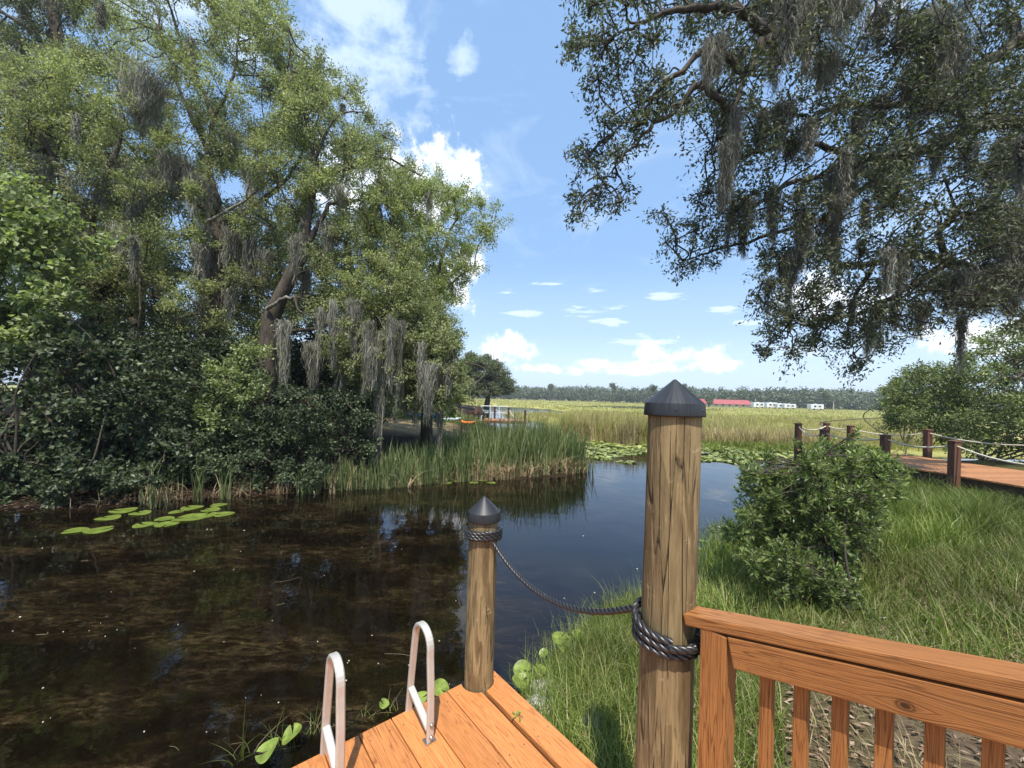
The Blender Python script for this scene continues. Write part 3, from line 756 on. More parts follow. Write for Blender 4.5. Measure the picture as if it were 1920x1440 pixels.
MAT['shadedlitter'] = leaf_mat('shaded_leaf_litter', [(0.03, 0.016, 0.01), (0.065, 0.036, 0.024), (0.15, 0.1, 0.07)], 0.1, tint=(1, 1, 1))  # reddish litter, its colour darkened further as the shade on the left bank
# ------------------------------------------------------------------ foliage builders
def in_poly(x, y, poly):
    poly = np.asarray(poly, float); ins = False; n = len(poly)
    for i in range(n):
        a, b = poly[i], poly[(i + 1) % n]
        if (a[1] > y) != (b[1] > y) and x < (b[0] - a[0]) * (y - a[1]) / (b[1] - a[1]) + a[0]: ins = not ins
    return ins

def clumps_in(poly, d0, d1, count, r0, r1, tries=14):
    """clump centres spread through a volume whose outline is known from the photo"""
    poly = np.asarray(poly, float); lo, hi = poly.min(0), poly.max(0); out = []
    while len(out) < count:
        best, bd_ = None, -1
        for _ in range(tries):
            while True:
                x, y = rng.uniform(lo, hi)
                if in_poly(x, y, poly): break
            p = P(x, y, rng.uniform(d0, d1))
            q = min((np.linalg.norm((p - o[0]) * (1, 0.6, 1)) for o in out), default=1e9)
            if q > bd_: best, bd_ = p, q
        out.append((best, rng.uniform(r0, r1)))
    return out

def dens(limbs):
    return np.concatenate([np.asarray(l) for l in limbs])

def crown(geo, clumps, skel, sprays, per, L, W, droop=-0.1, flat=0.75, twig_mi=1, leaf_mi=0, twigs=True, spread=0.16, up=0.9, tw=0.012):
    for c, r in clumps:
        if len(skel):
            dd = np.linalg.norm(skel - c, axis=1); s = skel[np.argmin(dd)]
            dist = dd.min()
            if dist > 0.15:
                mid = (s + c) / 2 + np.array([rng.normal(0, 0.1), rng.normal(0, 0.1), 0.08]) * dist
                mid2 = s + (c - s) * 0.25 + rng.normal(0, 0.06, 3) * dist
                pth = smooth_path([s, mid2, mid, c], 4)
                r0 = min(0.04, 0.008 + 0.009 * dist)
                tube(geo, pth, np.linspace(r0, tw, len(pth)), 5, 0.05, twig_mi, cap=False)
        ns = max(4, int(sprays * r * r))
        dirs = norm(rng.standard_normal((ns, 3)) * (1, 1, flat) + (0, 0, 0.12))
        ln = r * rng.uniform(0.45, 1.15, ns)
        tips = c + dirs * ln[:, None] * np.array([1, 1, flat]) + np.array([0, 0, droop]) * (ln ** 2)[:, None]
        if twigs:
            for k in range(ns):
                m = c + (tips[k] - c) * 0.5 + rng.normal(0, 0.08, 3) * ln[k]; m[2] -= droop * 0.3 * ln[k]
                tube(geo, [c, m, tips[k]], [tw * 0.8, tw * 0.5, tw * 0.2], 3, 0, twig_mi, cap=False)
        n = ns * per
        k = np.repeat(np.arange(ns), per)
        t = rng.uniform(0.45, 1.06, n)[:, None]
        base = c + (tips[k] - c) * t + rng.standard_normal((n, 3)) * spread * np.array([1, 1, 0.8]) * r ** 0.5
        d = norm(dirs[k] * 0.6 + rng.standard_normal((n, 3)) * 0.8 + (0, 0, droop))
        nr = norm(rng.standard_normal((n, 3)) * 0.7 + up * np.array([0, -0.5, 0.87]))
        leaf_quads(geo, base, d, nr, L * rng.uniform(0.65, 1.25, n), W * rng.uniform(0.7, 1.2, n), leaf_mi)

def moss_hang(parent, top, length, width, n, depthw=0.25, w=0.016):
    """one beard of hanging moss: several tapering tails of thin curled fibres"""
    gg = Geo(); top = np.array(top)
    tails = max(3, int(3 + width / 0.12)); n = int(max(n, 70) * 1.7)
    tu = np.concatenate([[0.0], rng.uniform(-0.42, 0.42, tails - 1)]); tl = np.concatenate([[1.0], rng.uniform(0.3, 0.95, tails - 1)]); ty = rng.normal(0, depthw, tails)
    k = rng.integers(0, tails, n)
    t = rng.uniform(0, 1, n) ** 1.3            # where along the tail the fibre starts
    L = length * tl[k]; spread = width * (0.26 * (1 - t) + 0.04) + 0.006
    base = top + np.stack([tu[k] * width + rng.normal(0, 1, n) * spread, ty[k] * width + rng.normal(0, 1, n) * spread, -L * t * 0.8 + rng.normal(0, 0.02, n)], 1)
    h = np.minimum(L * (1 - 0.8 * t), L * rng.uniform(0.12, 0.5, n))
    lean = np.stack([-(base[:, 0] - top[0] - tu[k] * width) * 0.7 - tu[k] * width * 0.2, rng.normal(0, 0.03, n), np.zeros(n)], 1) + rng.normal(0, 0.035, (n, 3)) * (1, 1, 0)
    ribbons(gg, base, h, -UPV, lean, w * rng.uniform(0.45, 1.3, n), 6, 2.0, wig=0.006 + 0.0012 * np.linalg.norm(top), power=1.3)
    return gg.build('spanish_moss', MAT['moss'], parent)

def limb_path(pts, d, n=5, zjit=0.0):
    """pixel polyline (x, y, depth offset) to a smooth 3D path"""
    q = [P(p[0], p[1], d + (p[2] if len(p) > 2 else 0)) for p in pts]
    return smooth_path(q, n)

def tree(name, label, cat, d, trunk, limbs, regions, leafmat, moss=(), group=None, sides=12, bark='bark', up=0.8, limb_n=5, LT=0.72, DEN=3.3, LS=1.02, auto=(22, 0.5, 1.5, 0.06, 0.22)):
    tp = limb_path(trunk[0], d)
    base = tp[0].copy(); gz_ = hgt(base)
    if base[2] > gz_ - 0.2:
        foot = base.copy(); foot[2] = gz_ - 0.25
        tp = np.vstack([foot, tp])
    r = np.linspace(trunk[1], trunk[2], len(tp)); r[0] *= 1.35
    th = thing(name, (base[0], base[1], max(gz_, 0)), label, cat, group)
    gg = Geo(); tube(gg, tp, r, sides, 0.05); gg.build('trunk', MAT[bark], th)
    sk = [tp[len(tp) // 3:]]
    for lb in limbs:
        pts, r0, r1 = lb[:3]; lp = limb_path(pts, d, limb_n)
        lp[1:-1] += rng.normal(0, 0.02, (len(lp) - 2, 3))
        gg = Geo(); tube(gg, lp, np.linspace(r0 * LT, r1 * 0.8, len(lp)), 8, 0.08); gg.build('limb', MAT[lb[3] if len(lb) > 3 else bark], th)
        sk.append(lp)
    sk = np.concatenate(sk)
    gg = Geo(); allc = []
    for rg in regions:
        cl = clumps_in(rg['poly'], rg['d'][0], rg['d'][1], rg['n'], rg['r'][0], rg['r'][1]); allc += cl
        crown(gg, cl, sk, rg.get('sprays', 16), int(rg.get('per', 40) * DEN), rg.get('L', 0.085) * LS, rg.get('W', 0.04) * LS, rg.get('droop', 0.04), rg.get('flat', 1.0), spread=rg.get('spread', 0.125), up=up)
    if gg.V: gg.build('crown', [MAT[leafmat], MAT['twig']], th)
    if auto:
        for _ in range(auto[0]):
            c_, r_ = allc[rng.integers(len(allc))]
            p = c_ + rng.normal(0, 0.4, 3) * r_ * (1, 1, 0.4) - (0, 0.3 * r_, 0.2 * r_); L = rng.uniform(auto[1], auto[2]); Wd = rng.uniform(auto[3], auto[4])
            if p[2] - L < hgt(p) + 0.4: continue
            if p[0] > 0 and (p[0] / p[1] < 0.5 or (p[2] - L - CZ) / p[1] < 0.2): continue
            moss_hang(th, p, L, Wd, int((60 + 500 * L * Wd) * (1.0 if p[1] > 10 else 2.5)), w=0.0013 * np.linalg.norm(p))
    for (x, y, dd, lpx, wpx) in moss:
        p = P(x, y, dd); L = lpx / F * dd; Wd = wpx / F * dd
        moss_hang(th, p, L, Wd, int((70 + 620 * min(1.6, L * Wd)) * (1.0 if dd > 10 else 2.2)), w=0.0013 * dd)
    return th

# ------------------------------------------------------------------ the oak wood on the far bank
R = lambda poly, d, n, r, **k: dict(poly=poly, d=d, n=n, r=r, **k)
WOOD = 'moss hung oaks on the left bank'
tree('live_oak', 'tall mossy oak with thick dark upright trunk in the left wood', 'tree', 13.6,
     ([(392, 800), (393, 720), (398, 640), (404, 560), (410, 490), (417, 412)], 0.46, 0.33),
     [([(417, 415), (409, 385), (400, 352), (394, 325), (393, 298), (384, 268), (365, 230), (345, 190), (330, 150), (300, 60, 1)], 0.19, 0.04),
      ([(395, 300), (397, 262), (400, 222), (424, 182), (440, 130), (448, 50)], 0.12, 0.03),
      ([(417, 415), (372, 382, 0.5), (300, 345, 1), (240, 270, 1.5), (170, 220, 2)], 0.2, 0.05),
      ([(418, 415), (480, 385, 1), (540, 330, 2), (585, 250, 2)], 0.18, 0.05),
      ([(388, 415, -0.6), (415, 400, -0.7), (462, 374, -0.9)], 0.075, 0.05, 'barkpale'),
      ([(405, 560), (360, 590, -0.6), (300, 560, -1), (220, 530, -1)], 0.12, 0.04),
      ([(400, 222), (355, 110), (320, 20), (300, -60)], 0.09, 0.03)],
     [R([(130, -60), (500, -60), (530, 60), (590, 130), (560, 300), (430, 330), (300, 300), (200, 330), (120, 200)], (12.4, 16.5), 74, (0.6, 1.15)),
      R([(490, 70), (525, 25), (560, 90), (620, 180), (560, 200)], (13, 15), 8, (0.4, 0.7)),
      R([(180, 380), (380, 340), (400, 480), (385, 660), (180, 640)], (12.3, 15.5), 44, (0.6, 1.1)),
      R([(430, 430), (560, 400), (580, 600), (440, 660)], (13, 16.5), 30, (0.6, 1.1))],
     'oakleaf',
     [(285, 140, 12.6, 120, 55), (255, 190, 12.6, 70, 60), (345, 300, 13, 90, 40), (295, 325, 13, 85, 70), (380, 330, 13, 90, 30), (388, 420, 13.0, 130, 16), (432, 425, 13.1, 150, 18), (380, 560, 13.0, 110, 14), (428, 540, 13.1, 120, 14), (470, 440, 13.2, 110, 16), (200, 560, 12.4, 120, 24), (330, 590, 12.6, 70, 20), (120, 190, 13, 60, 40), (480, 300, 13.5, 110, 30), (440, 250, 13.5, 60, 30), (60, 300, 12.5, 60, 26), (260, 350, 12.7, 90, 34), (360, 640, 12.8, 80, 24)],
     WOOD)
tree('live_oak', 'leaning forked oak with bent dark limbs in the middle of the left wood', 'tree', 12.6,
     ([(498, 810), (500, 720), (503, 650), (508, 600), (530, 548), (560, 490), (572, 440)], 0.3, 0.17),
     [([(572, 440), (582, 390), (590, 340), (600, 325), (640, 318), (720, 296, 1), (790, 330, 1.5)], 0.16, 0.03),
      ([(562, 486), (590, 432), (610, 400), (626, 380), (692, 372), (760, 362, 0.5)], 0.14, 0.03),
      ([(574, 435), (560, 405), (540, 380), (520, 330, 0.5)], 0.09, 0.03),
      ([(590, 340), (586, 280), (575, 230), (548, 150), (540, 50)], 0.11, 0.02),
      ([(590, 300), (630, 220), (680, 210)], 0.07, 0.02),
      ([(500, 580, -0.3), (520, 566, -0.5), (552, 556, -0.7)], 0.08, 0.06, 'barkpale'),
      ([(506, 610), (560, 620, 0.4), (650, 600, 0.5), (720, 590, 1)], 0.1, 0.04)],
     [R([(490, 180), (590, 130), (680, 220), (750, 290), (790, 350), (740, 470), (640, 470), (560, 380), (500, 340)], (11.8, 15.0), 44, (0.5, 0.95)),
      R([(570, 480), (740, 470), (800, 560), (840, 640), (760, 680), (640, 620)], (11.2, 14), 56, (0.5, 0.95)), R([(600, 620), (840, 640), (865, 730), (820, 760), (760, 700), (640, 690)], (10.7, 12.6), 78, (0.25, 0.5), per=28, droop=-0.5)],
     'oakleaf',
     [(600, 575, 10.9, 130, 12), (625, 560, 10.7, 140, 10), (645, 590, 11.7, 150, 16), (668, 570, 10.8, 130, 12), (690, 600, 10.6, 150, 16), (716, 620, 10.8, 265, 12), (735, 590, 10.5, 150, 12), (752, 600, 10.7, 130, 14), (770, 630, 11.5, 110, 16), (790, 640, 10.4, 120, 10), (660, 560, 11.1, 110, 20), (590, 640, 11.5, 100, 24), (540, 600, 10.8, 140, 22), (805, 680, 10.5, 120, 26), (828, 700, 11.1, 190, 8), (620, 420, 12.4, 90, 26), (560, 440, 12.4, 100, 22), (500, 470, 13.4, 90, 26), (640, 350, 12.4, 50, 30), (730, 520, 12.0, 80, 18), (575, 500, 13.1, 100, 16), (840, 690, 10.5, 60, 12), (700, 650, 10.4, 90, 12)],
     WOOD)
tree('live_oak', 'bright leafy oak at the right end of the left wood', 'tree', 15.0,
     ([(800, 800), (800, 750), (796, 700), (786, 650), (770, 600)], 0.22, 0.14),
     [([(786, 650), (810, 560), (830, 480), (850, 420), (880, 390)], 0.12, 0.03),
      ([(772, 605), (740, 540), (720, 450), (740, 390)], 0.11, 0.03),
      ([(770, 600), (700, 560), (640, 520)], 0.09, 0.03),
      ([(810, 560), (860, 520), (890, 500)], 0.06, 0.02),
      ([(798, 720), (840, 690), (865, 690)], 0.05, 0.02)],
     [R([(690, 370), (770, 340), (850, 350), (905, 400), (918, 440), (880, 470), (890, 510), (840, 560), (760, 560), (680, 480)], (13.2, 16.5), 46, (0.5, 0.9)),
      R([(650, 640), (760, 660), (860, 700), (865, 770), (800, 770), (700, 730), (640, 700)], (11.0, 13.5), 44, (0.22, 0.42), per=24, droop=-0.6),
      R([(740, 560), (840, 570), (850, 640), (872, 700), (850, 745), (780, 690), (700, 640)], (13.0, 16), 40, (0.45, 0.85))],
     'oakleaf2', [(860, 700, 13.2, 60, 10), (700, 560, 12.8, 90, 14), (740, 480, 13, 60, 14), (820, 600, 13.5, 70, 14), (780, 560, 13.4, 60, 16), (850, 640, 13.5, 60, 12), (775, 690, 13.2, 80, 16)], WOOD)
tree('live_oak', 'dense oak at the left edge of the wood above the vine tangle', 'tree', 12.2,
     ([(160, 800), (165, 700), (172, 600), (170, 500), (165, 420)], 0.26, 0.18),
     [([(168, 430), (120, 330), (80, 260), (40, 200)], 0.14, 0.04), ([(165, 425), (200, 330), (230, 240), (220, 160)], 0.14, 0.04),
      ([(170, 500), (100, 470, -1), (30, 470, -1.5)], 0.1, 0.04), ([(172, 560), (240, 500, -0.5), (262, 520, -0.8)], 0.1, 0.05)],
     [R([(-140, 150), (60, 90), (170, 150), (260, 290), (280, 480), (200, 560), (60, 520), (-140, 480)], (11, 15), 62, (0.6, 1.1)),
      R([(60, 500), (320, 500), (340, 700), (100, 700)], (11, 14), 22, (0.6, 1.0))],
     'oakleaf', [(75, 290, 11.2, 55, 20), (160, 330, 11.5, 80, 30), (230, 420, 11.5, 90, 26), (150, 600, 11, 90, 22), (180, 640, 11, 80, 20), (95, 620, 10.8, 70, 20), (30, 170, 11.5, 60, 30)], WOOD)
tree('live_oak', 'dark oak crown rising behind at the top left corner', 'tree', 17.5,
     ([(60, 780), (70, 600), (90, 300), (103, 150), (108, 80), (95, 0)], 0.35, 0.2),
     [([(105, 110), (60, 60), (0, 20), (-80, -20)], 0.16, 0.05), ([(100, 60), (130, -20), (150, -90)], 0.1, 0.04)],
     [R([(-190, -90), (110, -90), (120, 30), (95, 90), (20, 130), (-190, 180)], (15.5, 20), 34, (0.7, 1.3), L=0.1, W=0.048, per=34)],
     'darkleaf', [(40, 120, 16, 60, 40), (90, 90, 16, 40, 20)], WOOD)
for lab, d, tr, poly, n in (
        ('shaded oak deep in the wood behind the thick trunk', 20, [(250, 770), (255, 600), (270, 420), (300, 300)], [(-60, 200), (420, 180), (460, 480), (440, 720), (200, 740), (-60, 740)], 70),
        ('shaded oak deep in the wood behind the leaning trunk', 21, [(665, 770), (668, 700), (660, 600), (650, 450)], [(420, 300), (700, 280), (800, 420), (790, 640), (680, 700), (560, 720), (430, 720)], 56)):
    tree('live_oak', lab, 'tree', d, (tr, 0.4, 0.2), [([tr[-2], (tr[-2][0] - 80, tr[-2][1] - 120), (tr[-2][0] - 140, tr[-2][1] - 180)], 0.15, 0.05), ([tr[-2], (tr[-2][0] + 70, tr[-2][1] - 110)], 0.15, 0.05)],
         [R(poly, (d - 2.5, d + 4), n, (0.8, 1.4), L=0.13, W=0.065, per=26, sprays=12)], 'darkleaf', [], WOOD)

# vines and undergrowth at the waterline
def shrub(name, label, cat, foot, regions, leafmat, stems=5, sr=0.03, group=None, bark='twig', up=0.8, tops=None):
    foot = np.array(foot, float) + ((0, 1.3, 0) if group else (0, 0, 0)); foot[2] = hgt(foot)
    th = thing(name, foot, label, cat, group)
    sk = []; gg = Geo()
    cl = []
    for rg in regions: cl.append(clumps_in(rg['poly'], rg['d'][0], rg['d'][1], rg['n'], rg['r'][0], rg['r'][1]))
    allc = [c for l in cl for c in l]
    pick = rng.choice(len(allc), min(stems, len(allc)), replace=False)
    for k in pick:
        e = allc[k][0]; b = foot + rng.normal(0, 0.12, 3) * (1, 1, 0) - (0, 0, 0.1)
        m = (b + e) / 2 + rng.normal(0, 0.12, 3) * np.linalg.norm(e - b); m[2] = b[2] + (e[2] - b[2]) * 0.6
        p = smooth_path([b, m, e], 6); tube(gg, p, np.linspace(sr, sr * 0.35, len(p)), 7, 0.08); sk.append(p)
    gg.build('stem', MAT[bark], th)
    sk = np.concatenate(sk); g2 = Geo()
    for rg, c in zip(regions, cl):
        crown(g2, c, sk, rg.get('sprays', 22), int(rg.get('per', 26) * 1.7), rg.get('L', 0.08) * 1.15, rg.get('W', 0.045) * 1.15, rg.get('droop', -0.15), rg.get('flat', 0.8), spread=rg.get('spread', 0.12), up=up, tw=rg.get('tw', 0.008))
    g2.build('crown', [MAT[leafmat], MAT['twig']], th)
    return th

UND = 'undergrowth along the left waterline'
shrub('vine_thicket', 'sunlit heap of broad vine leaves at the far left edge', 'vine', G(20, 930, 0.3) + np.array([0, 1.0, 0]),
      [R([(-120, 340), (40, 350), (110, 400), (150, 480), (150, 600), (60, 640), (-120, 640)], (8.6, 10.2), 46, (0.45, 0.8), L=0.115, W=0.1, per=22, sprays=26)], 'vine', 7, 0.026, UND)
shrub('vine_thicket', 'shaded vine tangle hanging to the water at the far left', 'vine', G(60, 935, 0.2),
      [R([(-120, 640), (120, 630), (240, 700), (200, 800), (120, 880), (-120, 940)], (8.2, 9.6), 36, (0.4, 0.75), L=0.1, W=0.085, per=20, sprays=26), R([(-120, 800), (130, 780), (190, 860), (130, 930), (-120, 950)], (8.0, 8.8), 26, (0.25, 0.5), L=0.085, W=0.07, sprays=36), R([(80, 850), (115, 850), (108, 925), (88, 925)], (8.3, 8.6), 5, (0.18, 0.26), L=0.09, W=0.08, sprays=160, per=8)], 'shrub', 7, 0.03, UND)
shrub('shrub', 'dark leafy shrub below the thick oak trunk', 'shrub', G(270, 890, 0.4),
      [R([(160, 640), (340, 620), (400, 740), (330, 850), (180, 840)], (9.6, 11.2), 34, (0.4, 0.8), L=0.09, W=0.06)], 'shrub', 6, 0.03, UND)
shrub('shrub', 'lit pale green shrub between the two oak trunks', 'shrub', G(430, 880, 0.5),
      [R([(350, 720), (420, 680), (470, 650), (500, 740), (470, 800), (360, 800)], (9.9, 10.9), 22, (0.3, 0.55), L=0.08, W=0.055, sprays=34)], 'vine', 5, 0.025, UND)
shrub('shrub', 'low shrub with hanging leaves behind the first cattails', 'shrub', G(510, 900, 0.3),
      [R([(450, 800), (540, 720), (600, 770), (600, 860), (520, 890), (460, 870)], (9.4, 10.8), 24, (0.3, 0.6), L=0.075, W=0.055)], 'shrub', 5, 0.025, UND)
shrub('shrub', 'dark bush under the hanging moss beside the cattails', 'shrub', G(640, 880, 0.4),
      [R([(590, 730), (690, 740), (700, 800), (670, 870), (600, 860)], (10.2, 12), 24, (0.35, 0.65), L=0.075, W=0.05)], 'shrub', 5, 0.025, UND)
shrub('shrub', 'yellow green bush standing in the sunny yard behind the moss', 'shrub', G(740, 782, 1.15),
      [R([(700, 730), (780, 725), (785, 765), (705, 768)], (25, 27.5), 20, (0.5, 0.9), L=0.13, W=0.09)], 'vine', 5, 0.03)
shrub('shrub', 'low dark shrub on the bank left of the thick trunk', 'shrub', G(330, 870, 0.5),
      [R([(260, 780), (400, 790), (420, 850), (300, 870)], (10.4, 12), 18, (0.35, 0.6), L=0.08, W=0.05)], 'shrub', 4, 0.025, UND)

shrub('shrub', 'leafy thicket leaning low over the dark water left of the cattail clumps', 'shrub', G(190, 925, 0.3),
      [R([(100, 760), (300, 760), (400, 830), (330, 890), (150, 900)], (8.8, 10.2), 30, (0.3, 0.6), L=0.09, W=0.065, sprays=30)], 'shrub', 5, 0.025, UND)
shrub('shrub', 'dense dark thicket behind the cattail clumps', 'shrub', G(420, 890, 0.5),
      [R([(320, 800), (540, 780), (580, 850), (520, 905), (400, 900), (330, 880)], (9.6, 11.5), 34, (0.3, 0.6), L=0.08, W=0.055, sprays=30)], 'shrub', 5, 0.025, UND)
shrub('shrub', 'sprawling shaded thicket between the bank and the thick oak trunk', 'shrub', G(300, 860, 0.7),
      [R([(120, 620), (520, 640), (560, 800), (420, 860), (140, 850)], (12, 14.5), 60, (0.5, 0.95), L=0.11, W=0.07)], 'shrub', 6, 0.03, UND)
shrub('shrub', 'shaded understory thicket behind the leaning oak', 'shrub', G(520, 820, 1.0),
      [R([(440, 640), (560, 620), (560, 700), (545, 790), (440, 800)], (17, 20), 40, (0.6, 1.1), L=0.13, W=0.08), R([(600, 640), (700, 640), (700, 745), (680, 780), (610, 780)], (17, 20), 34, (0.6, 1.0), L=0.13, W=0.08)], 'shrub', 6, 0.04)
shrub('shrub', 'low shrub skirt trailing onto the water along the left bank', 'shrub', G(150, 940, 0.2),
      [R([(-60, 860), (120, 880), (300, 880), (290, 915), (120, 950), (-60, 960)], (7.7, 8.8), 26, (0.18, 0.34), L=0.075, W=0.055, sprays=60, droop=-0.4)], 'shrub', 5, 0.015, UND)
shrub('shrub', 'leafy shrub skirt hanging behind the upright cattail clump', 'shrub', G(430, 915, 0.2),
      [R([(310, 865), (480, 850), (600, 850), (600, 900), (460, 912), (330, 905)], (8.9, 10.2), 28, (0.18, 0.36), L=0.07, W=0.05, sprays=60, droop=-0.4)], 'shrub', 5, 0.015, UND)
# ------------------------------------------------------------------ oak overhanging from the right
R5 = 7.6
th = tree('live_oak', 'great mossy oak reaching over the grass bank from the right', 'tree', 8.6,
     ([(2500, 960, -1.5), (2480, 800, -1.2), (2430, 640, -0.8), (2340, 540, -0.4), (2230, 470)], 0.5, 0.42),
     [([(2230, 470), (2080, 478), (1950, 492), (1870, 505), (1820, 511), (1780, 492), (1740, 480), (1690, 480), (1640, 494), (1580, 496), (1530, 470), (1490, 480)], 0.2, 0.025),
      ([(2260, 480), (2120, 330), (2000, 250), (1920, 228), (1830, 240), (1760, 270), (1690, 295), (1600, 300), (1540, 330), (1470, 350), (1400, 400)], 0.2, 0.03),
      ([(1840, 236), (1800, 215), (1782, 200), (1740, 180), (1700, 190)], 0.09, 0.03),
      ([(2300, 500, 0.4), (2130, 220, 0.2), (2000, 110), (1920, 74), (1870, 105), (1815, 140), (1760, 165), (1680, 200), (1590, 195), (1520, 215), (1480, 212)], 0.18, 0.03),
      ([(2200, 300, -0.8), (1950, -60, -1.6), (1700, -70, -2.0), (1500, -30, -2.2), (1440, 60, -2.2), (1415, 110, -2.2), (1385, 170, -2.2), (1370, 230, -2.2)], 0.15, 0.03),
      ([(1440, 60, -2.2), (1380, 15, -2.4), (1310, 14, -2.5), (1240, 25, -2.5), (1190, 50, -2.6), (1150, 70, -2.6)], 0.08, 0.012),
      ([(1400, 140, -2.2), (1330, 90, -2.4), (1265, 140, -2.5), (1230, 175, -2.5), (1215, 195, -2.5), (1150, 250, -2.5)], 0.06, 0.012),
      ([(1375, 215, -2.2), (1310, 160, -2.4), (1270, 200, -2.4), (1220, 240, -2.4), (1170, 290, -2.4), (1130, 340, -2.5)], 0.06, 0.01),
      ([(1780, 492), (1700, 540), (1620, 585), (1540, 600), (1480, 610)], 0.08, 0.015),
      ([(1640, 494), (1600, 560, 0.4), (1590, 620, 0.6), (1600, 660, 0.6)], 0.05, 0.01),
      ([(1780, 500), (1760, 440), (1790, 400), (1770, 330)], 0.08, 0.02),
      ([(1600, 300), (1520, 270), (1440, 280), (1380, 300), (1330, 330)], 0.07, 0.02),
      ([(1690, 295), (1560, 400, 0.5), (1450, 440, 0.5), (1340, 470, 0.5), (1280, 490, 0.5)], 0.07, 0.015)],
     [R([(1075, 30), (1110, -60), (1260, -60), (1250, 60), (1190, 130), (1160, 190), (1120, 150), (1075, 110)], (5.6, 6.6), 24, (0.2, 0.42), L=0.07, W=0.026, sprays=90, per=15, spread=0.1, droop=-0.35),
      R([(1150, 200), (1230, 130), (1270, 190), (1200, 260), (1140, 330), (1190, 370), (1110, 410), (1070, 400), (1095, 290), (1120, 280)], (5.7, 6.8), 30, (0.2, 0.36), L=0.07, W=0.026, sprays=80, per=14, spread=0.1, droop=-0.35),
      R([(1250, -60), (1640, -60), (1600, 50), (1480, 130), (1380, 150), (1280, 90)], (5.8, 7.8), 36, (0.25, 0.5), L=0.07, W=0.027, sprays=70, per=15, spread=0.11, droop=-0.3),
      R([(1280, 180), (1400, 150), (1500, 140), (1650, 90), (1800, 20), (1950, -60), (1950, 420), (1800, 420), (1560, 410), (1440, 430), (1330, 410), (1380, 320), (1300, 250)], (6.8, 9.0), 120, (0.3, 0.65), L=0.08, W=0.032, sprays=56, per=16, spread=0.12, droop=-0.25),
      R([(1240, 390), (1330, 350), (1360, 440), (1320, 510), (1270, 520), (1230, 460)], (7.6, 9.0), 14, (0.25, 0.45), L=0.075, W=0.03, sprays=64, per=15, spread=0.11, droop=-0.3),
      R([(1420, 480), (1560, 430), (1700, 440), (1940, 420), (1930, 600), (1800, 600), (1640, 620), (1560, 630), (1440, 600)], (7.3, 9.0), 64, (0.3, 0.6), L=0.08, W=0.032, sprays=50, per=15, spread=0.12, droop=-0.3),
      R([(1430, 610), (1500, 590), (1560, 610), (1560, 640), (1460, 685), (1425, 680)], (8.2, 9.2), 12, (0.22, 0.4), L=0.075, W=0.03, sprays=64, per=15, droop=-0.35),
      R([(1560, 600), (1700, 590), (1690, 640), (1640, 680), (1600, 700), (1575, 650)], (8.4, 10), 14, (0.22, 0.42), L=0.075, W=0.03, sprays=56, per=14, droop=-0.4),
      R([(1640, -60), (1900, -60), (1780, 40), (1700, 80), (1660, 40)], (6.5, 9), 12, (0.3, 0.5), L=0.075, W=0.03, sprays=46, per=15, droop=-0.25)],
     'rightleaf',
     [(1325, 75, 6.1, 110, 24), (1378, 200, 6.3, 120, 22), (1366, 260, 6.3, 125, 20), (1355, 330, 6.3, 75, 18), (1425, -10, 6.4, 80, 34), (1480, -10, 6.5, 120, 40), (1540, -20, 6.6, 110, 60), (1600, -20, 6.6, 90, 36), (1455, 60, 6.4, 130, 20), (1735, 20, 7.6, 120, 34), (1738, 90, 7.6, 140, 24), (1765, 110, 7.5, 110, 40), (1720, 130, 7.6, 120, 40), (1745, 255, 7.9, 95, 24), (1695, 260, 7.9, 90, 40), (1815, 265, 8, 70, 24), (1640, 280, 8, 110, 36), (1600, 300, 8, 100, 30), (1560, 320, 8, 110, 18), (1370, 385, 7.8, 100, 14), (1450, 350, 7.8, 120, 24), (1505, 390, 7.9, 130, 24), (1487, 470, 8, 130, 18), (1442, 520, 8, 80, 14), (1545, 400, 8, 60, 10), (1565, 400, 8.1, 60, 10), (1625, 370, 8.1, 80, 10), (1660, 340, 8.1, 70, 30),
      (1650, 570, 8.4, 80, 16), (1600, 560, 8.4, 60, 10), (1630, 600, 8.4, 80, 12), (1735, 560, 8.3, 80, 26), (1805, 590, 8.3, 120, 8), (1770, 505, 8.2, 70, 40), (1800, 512, 8.2, 85, 50), (1840, 510, 8.2, 90, 60), (1880, 505, 8.2, 95, 60), (1915, 500, 8.2, 100, 50), (1900, 260, 8, 140, 30), (1860, 300, 8, 90, 30), (1790, 170, 7.8, 60, 24), (1850, 130, 7.8, 70, 20), (1690, 30, 7.4, 90, 18), (1510, -20, 6.5, 150, 50), (1572, -10, 6.6, 120, 60), (1650, 0, 7, 110, 40), (1460, -15, 6.4, 110, 40), (1885, 380, 8, 170, 40), (1912, 420, 8, 150, 36), (1760, 20, 7.4, 170, 44), (1785, 60, 7.5, 130, 40), (1350, 60, 6.0, 90, 26), (1560, 100, 7.0, 80, 20), (1700, 495, 8.4, 50, 30), (1680, 560, 8.6, 70, 14)],
     None, up=0.55, DEN=1.6, LS=1.16, LT=1.0, auto=(58, 0.35, 1.1, 0.07, 0.26))

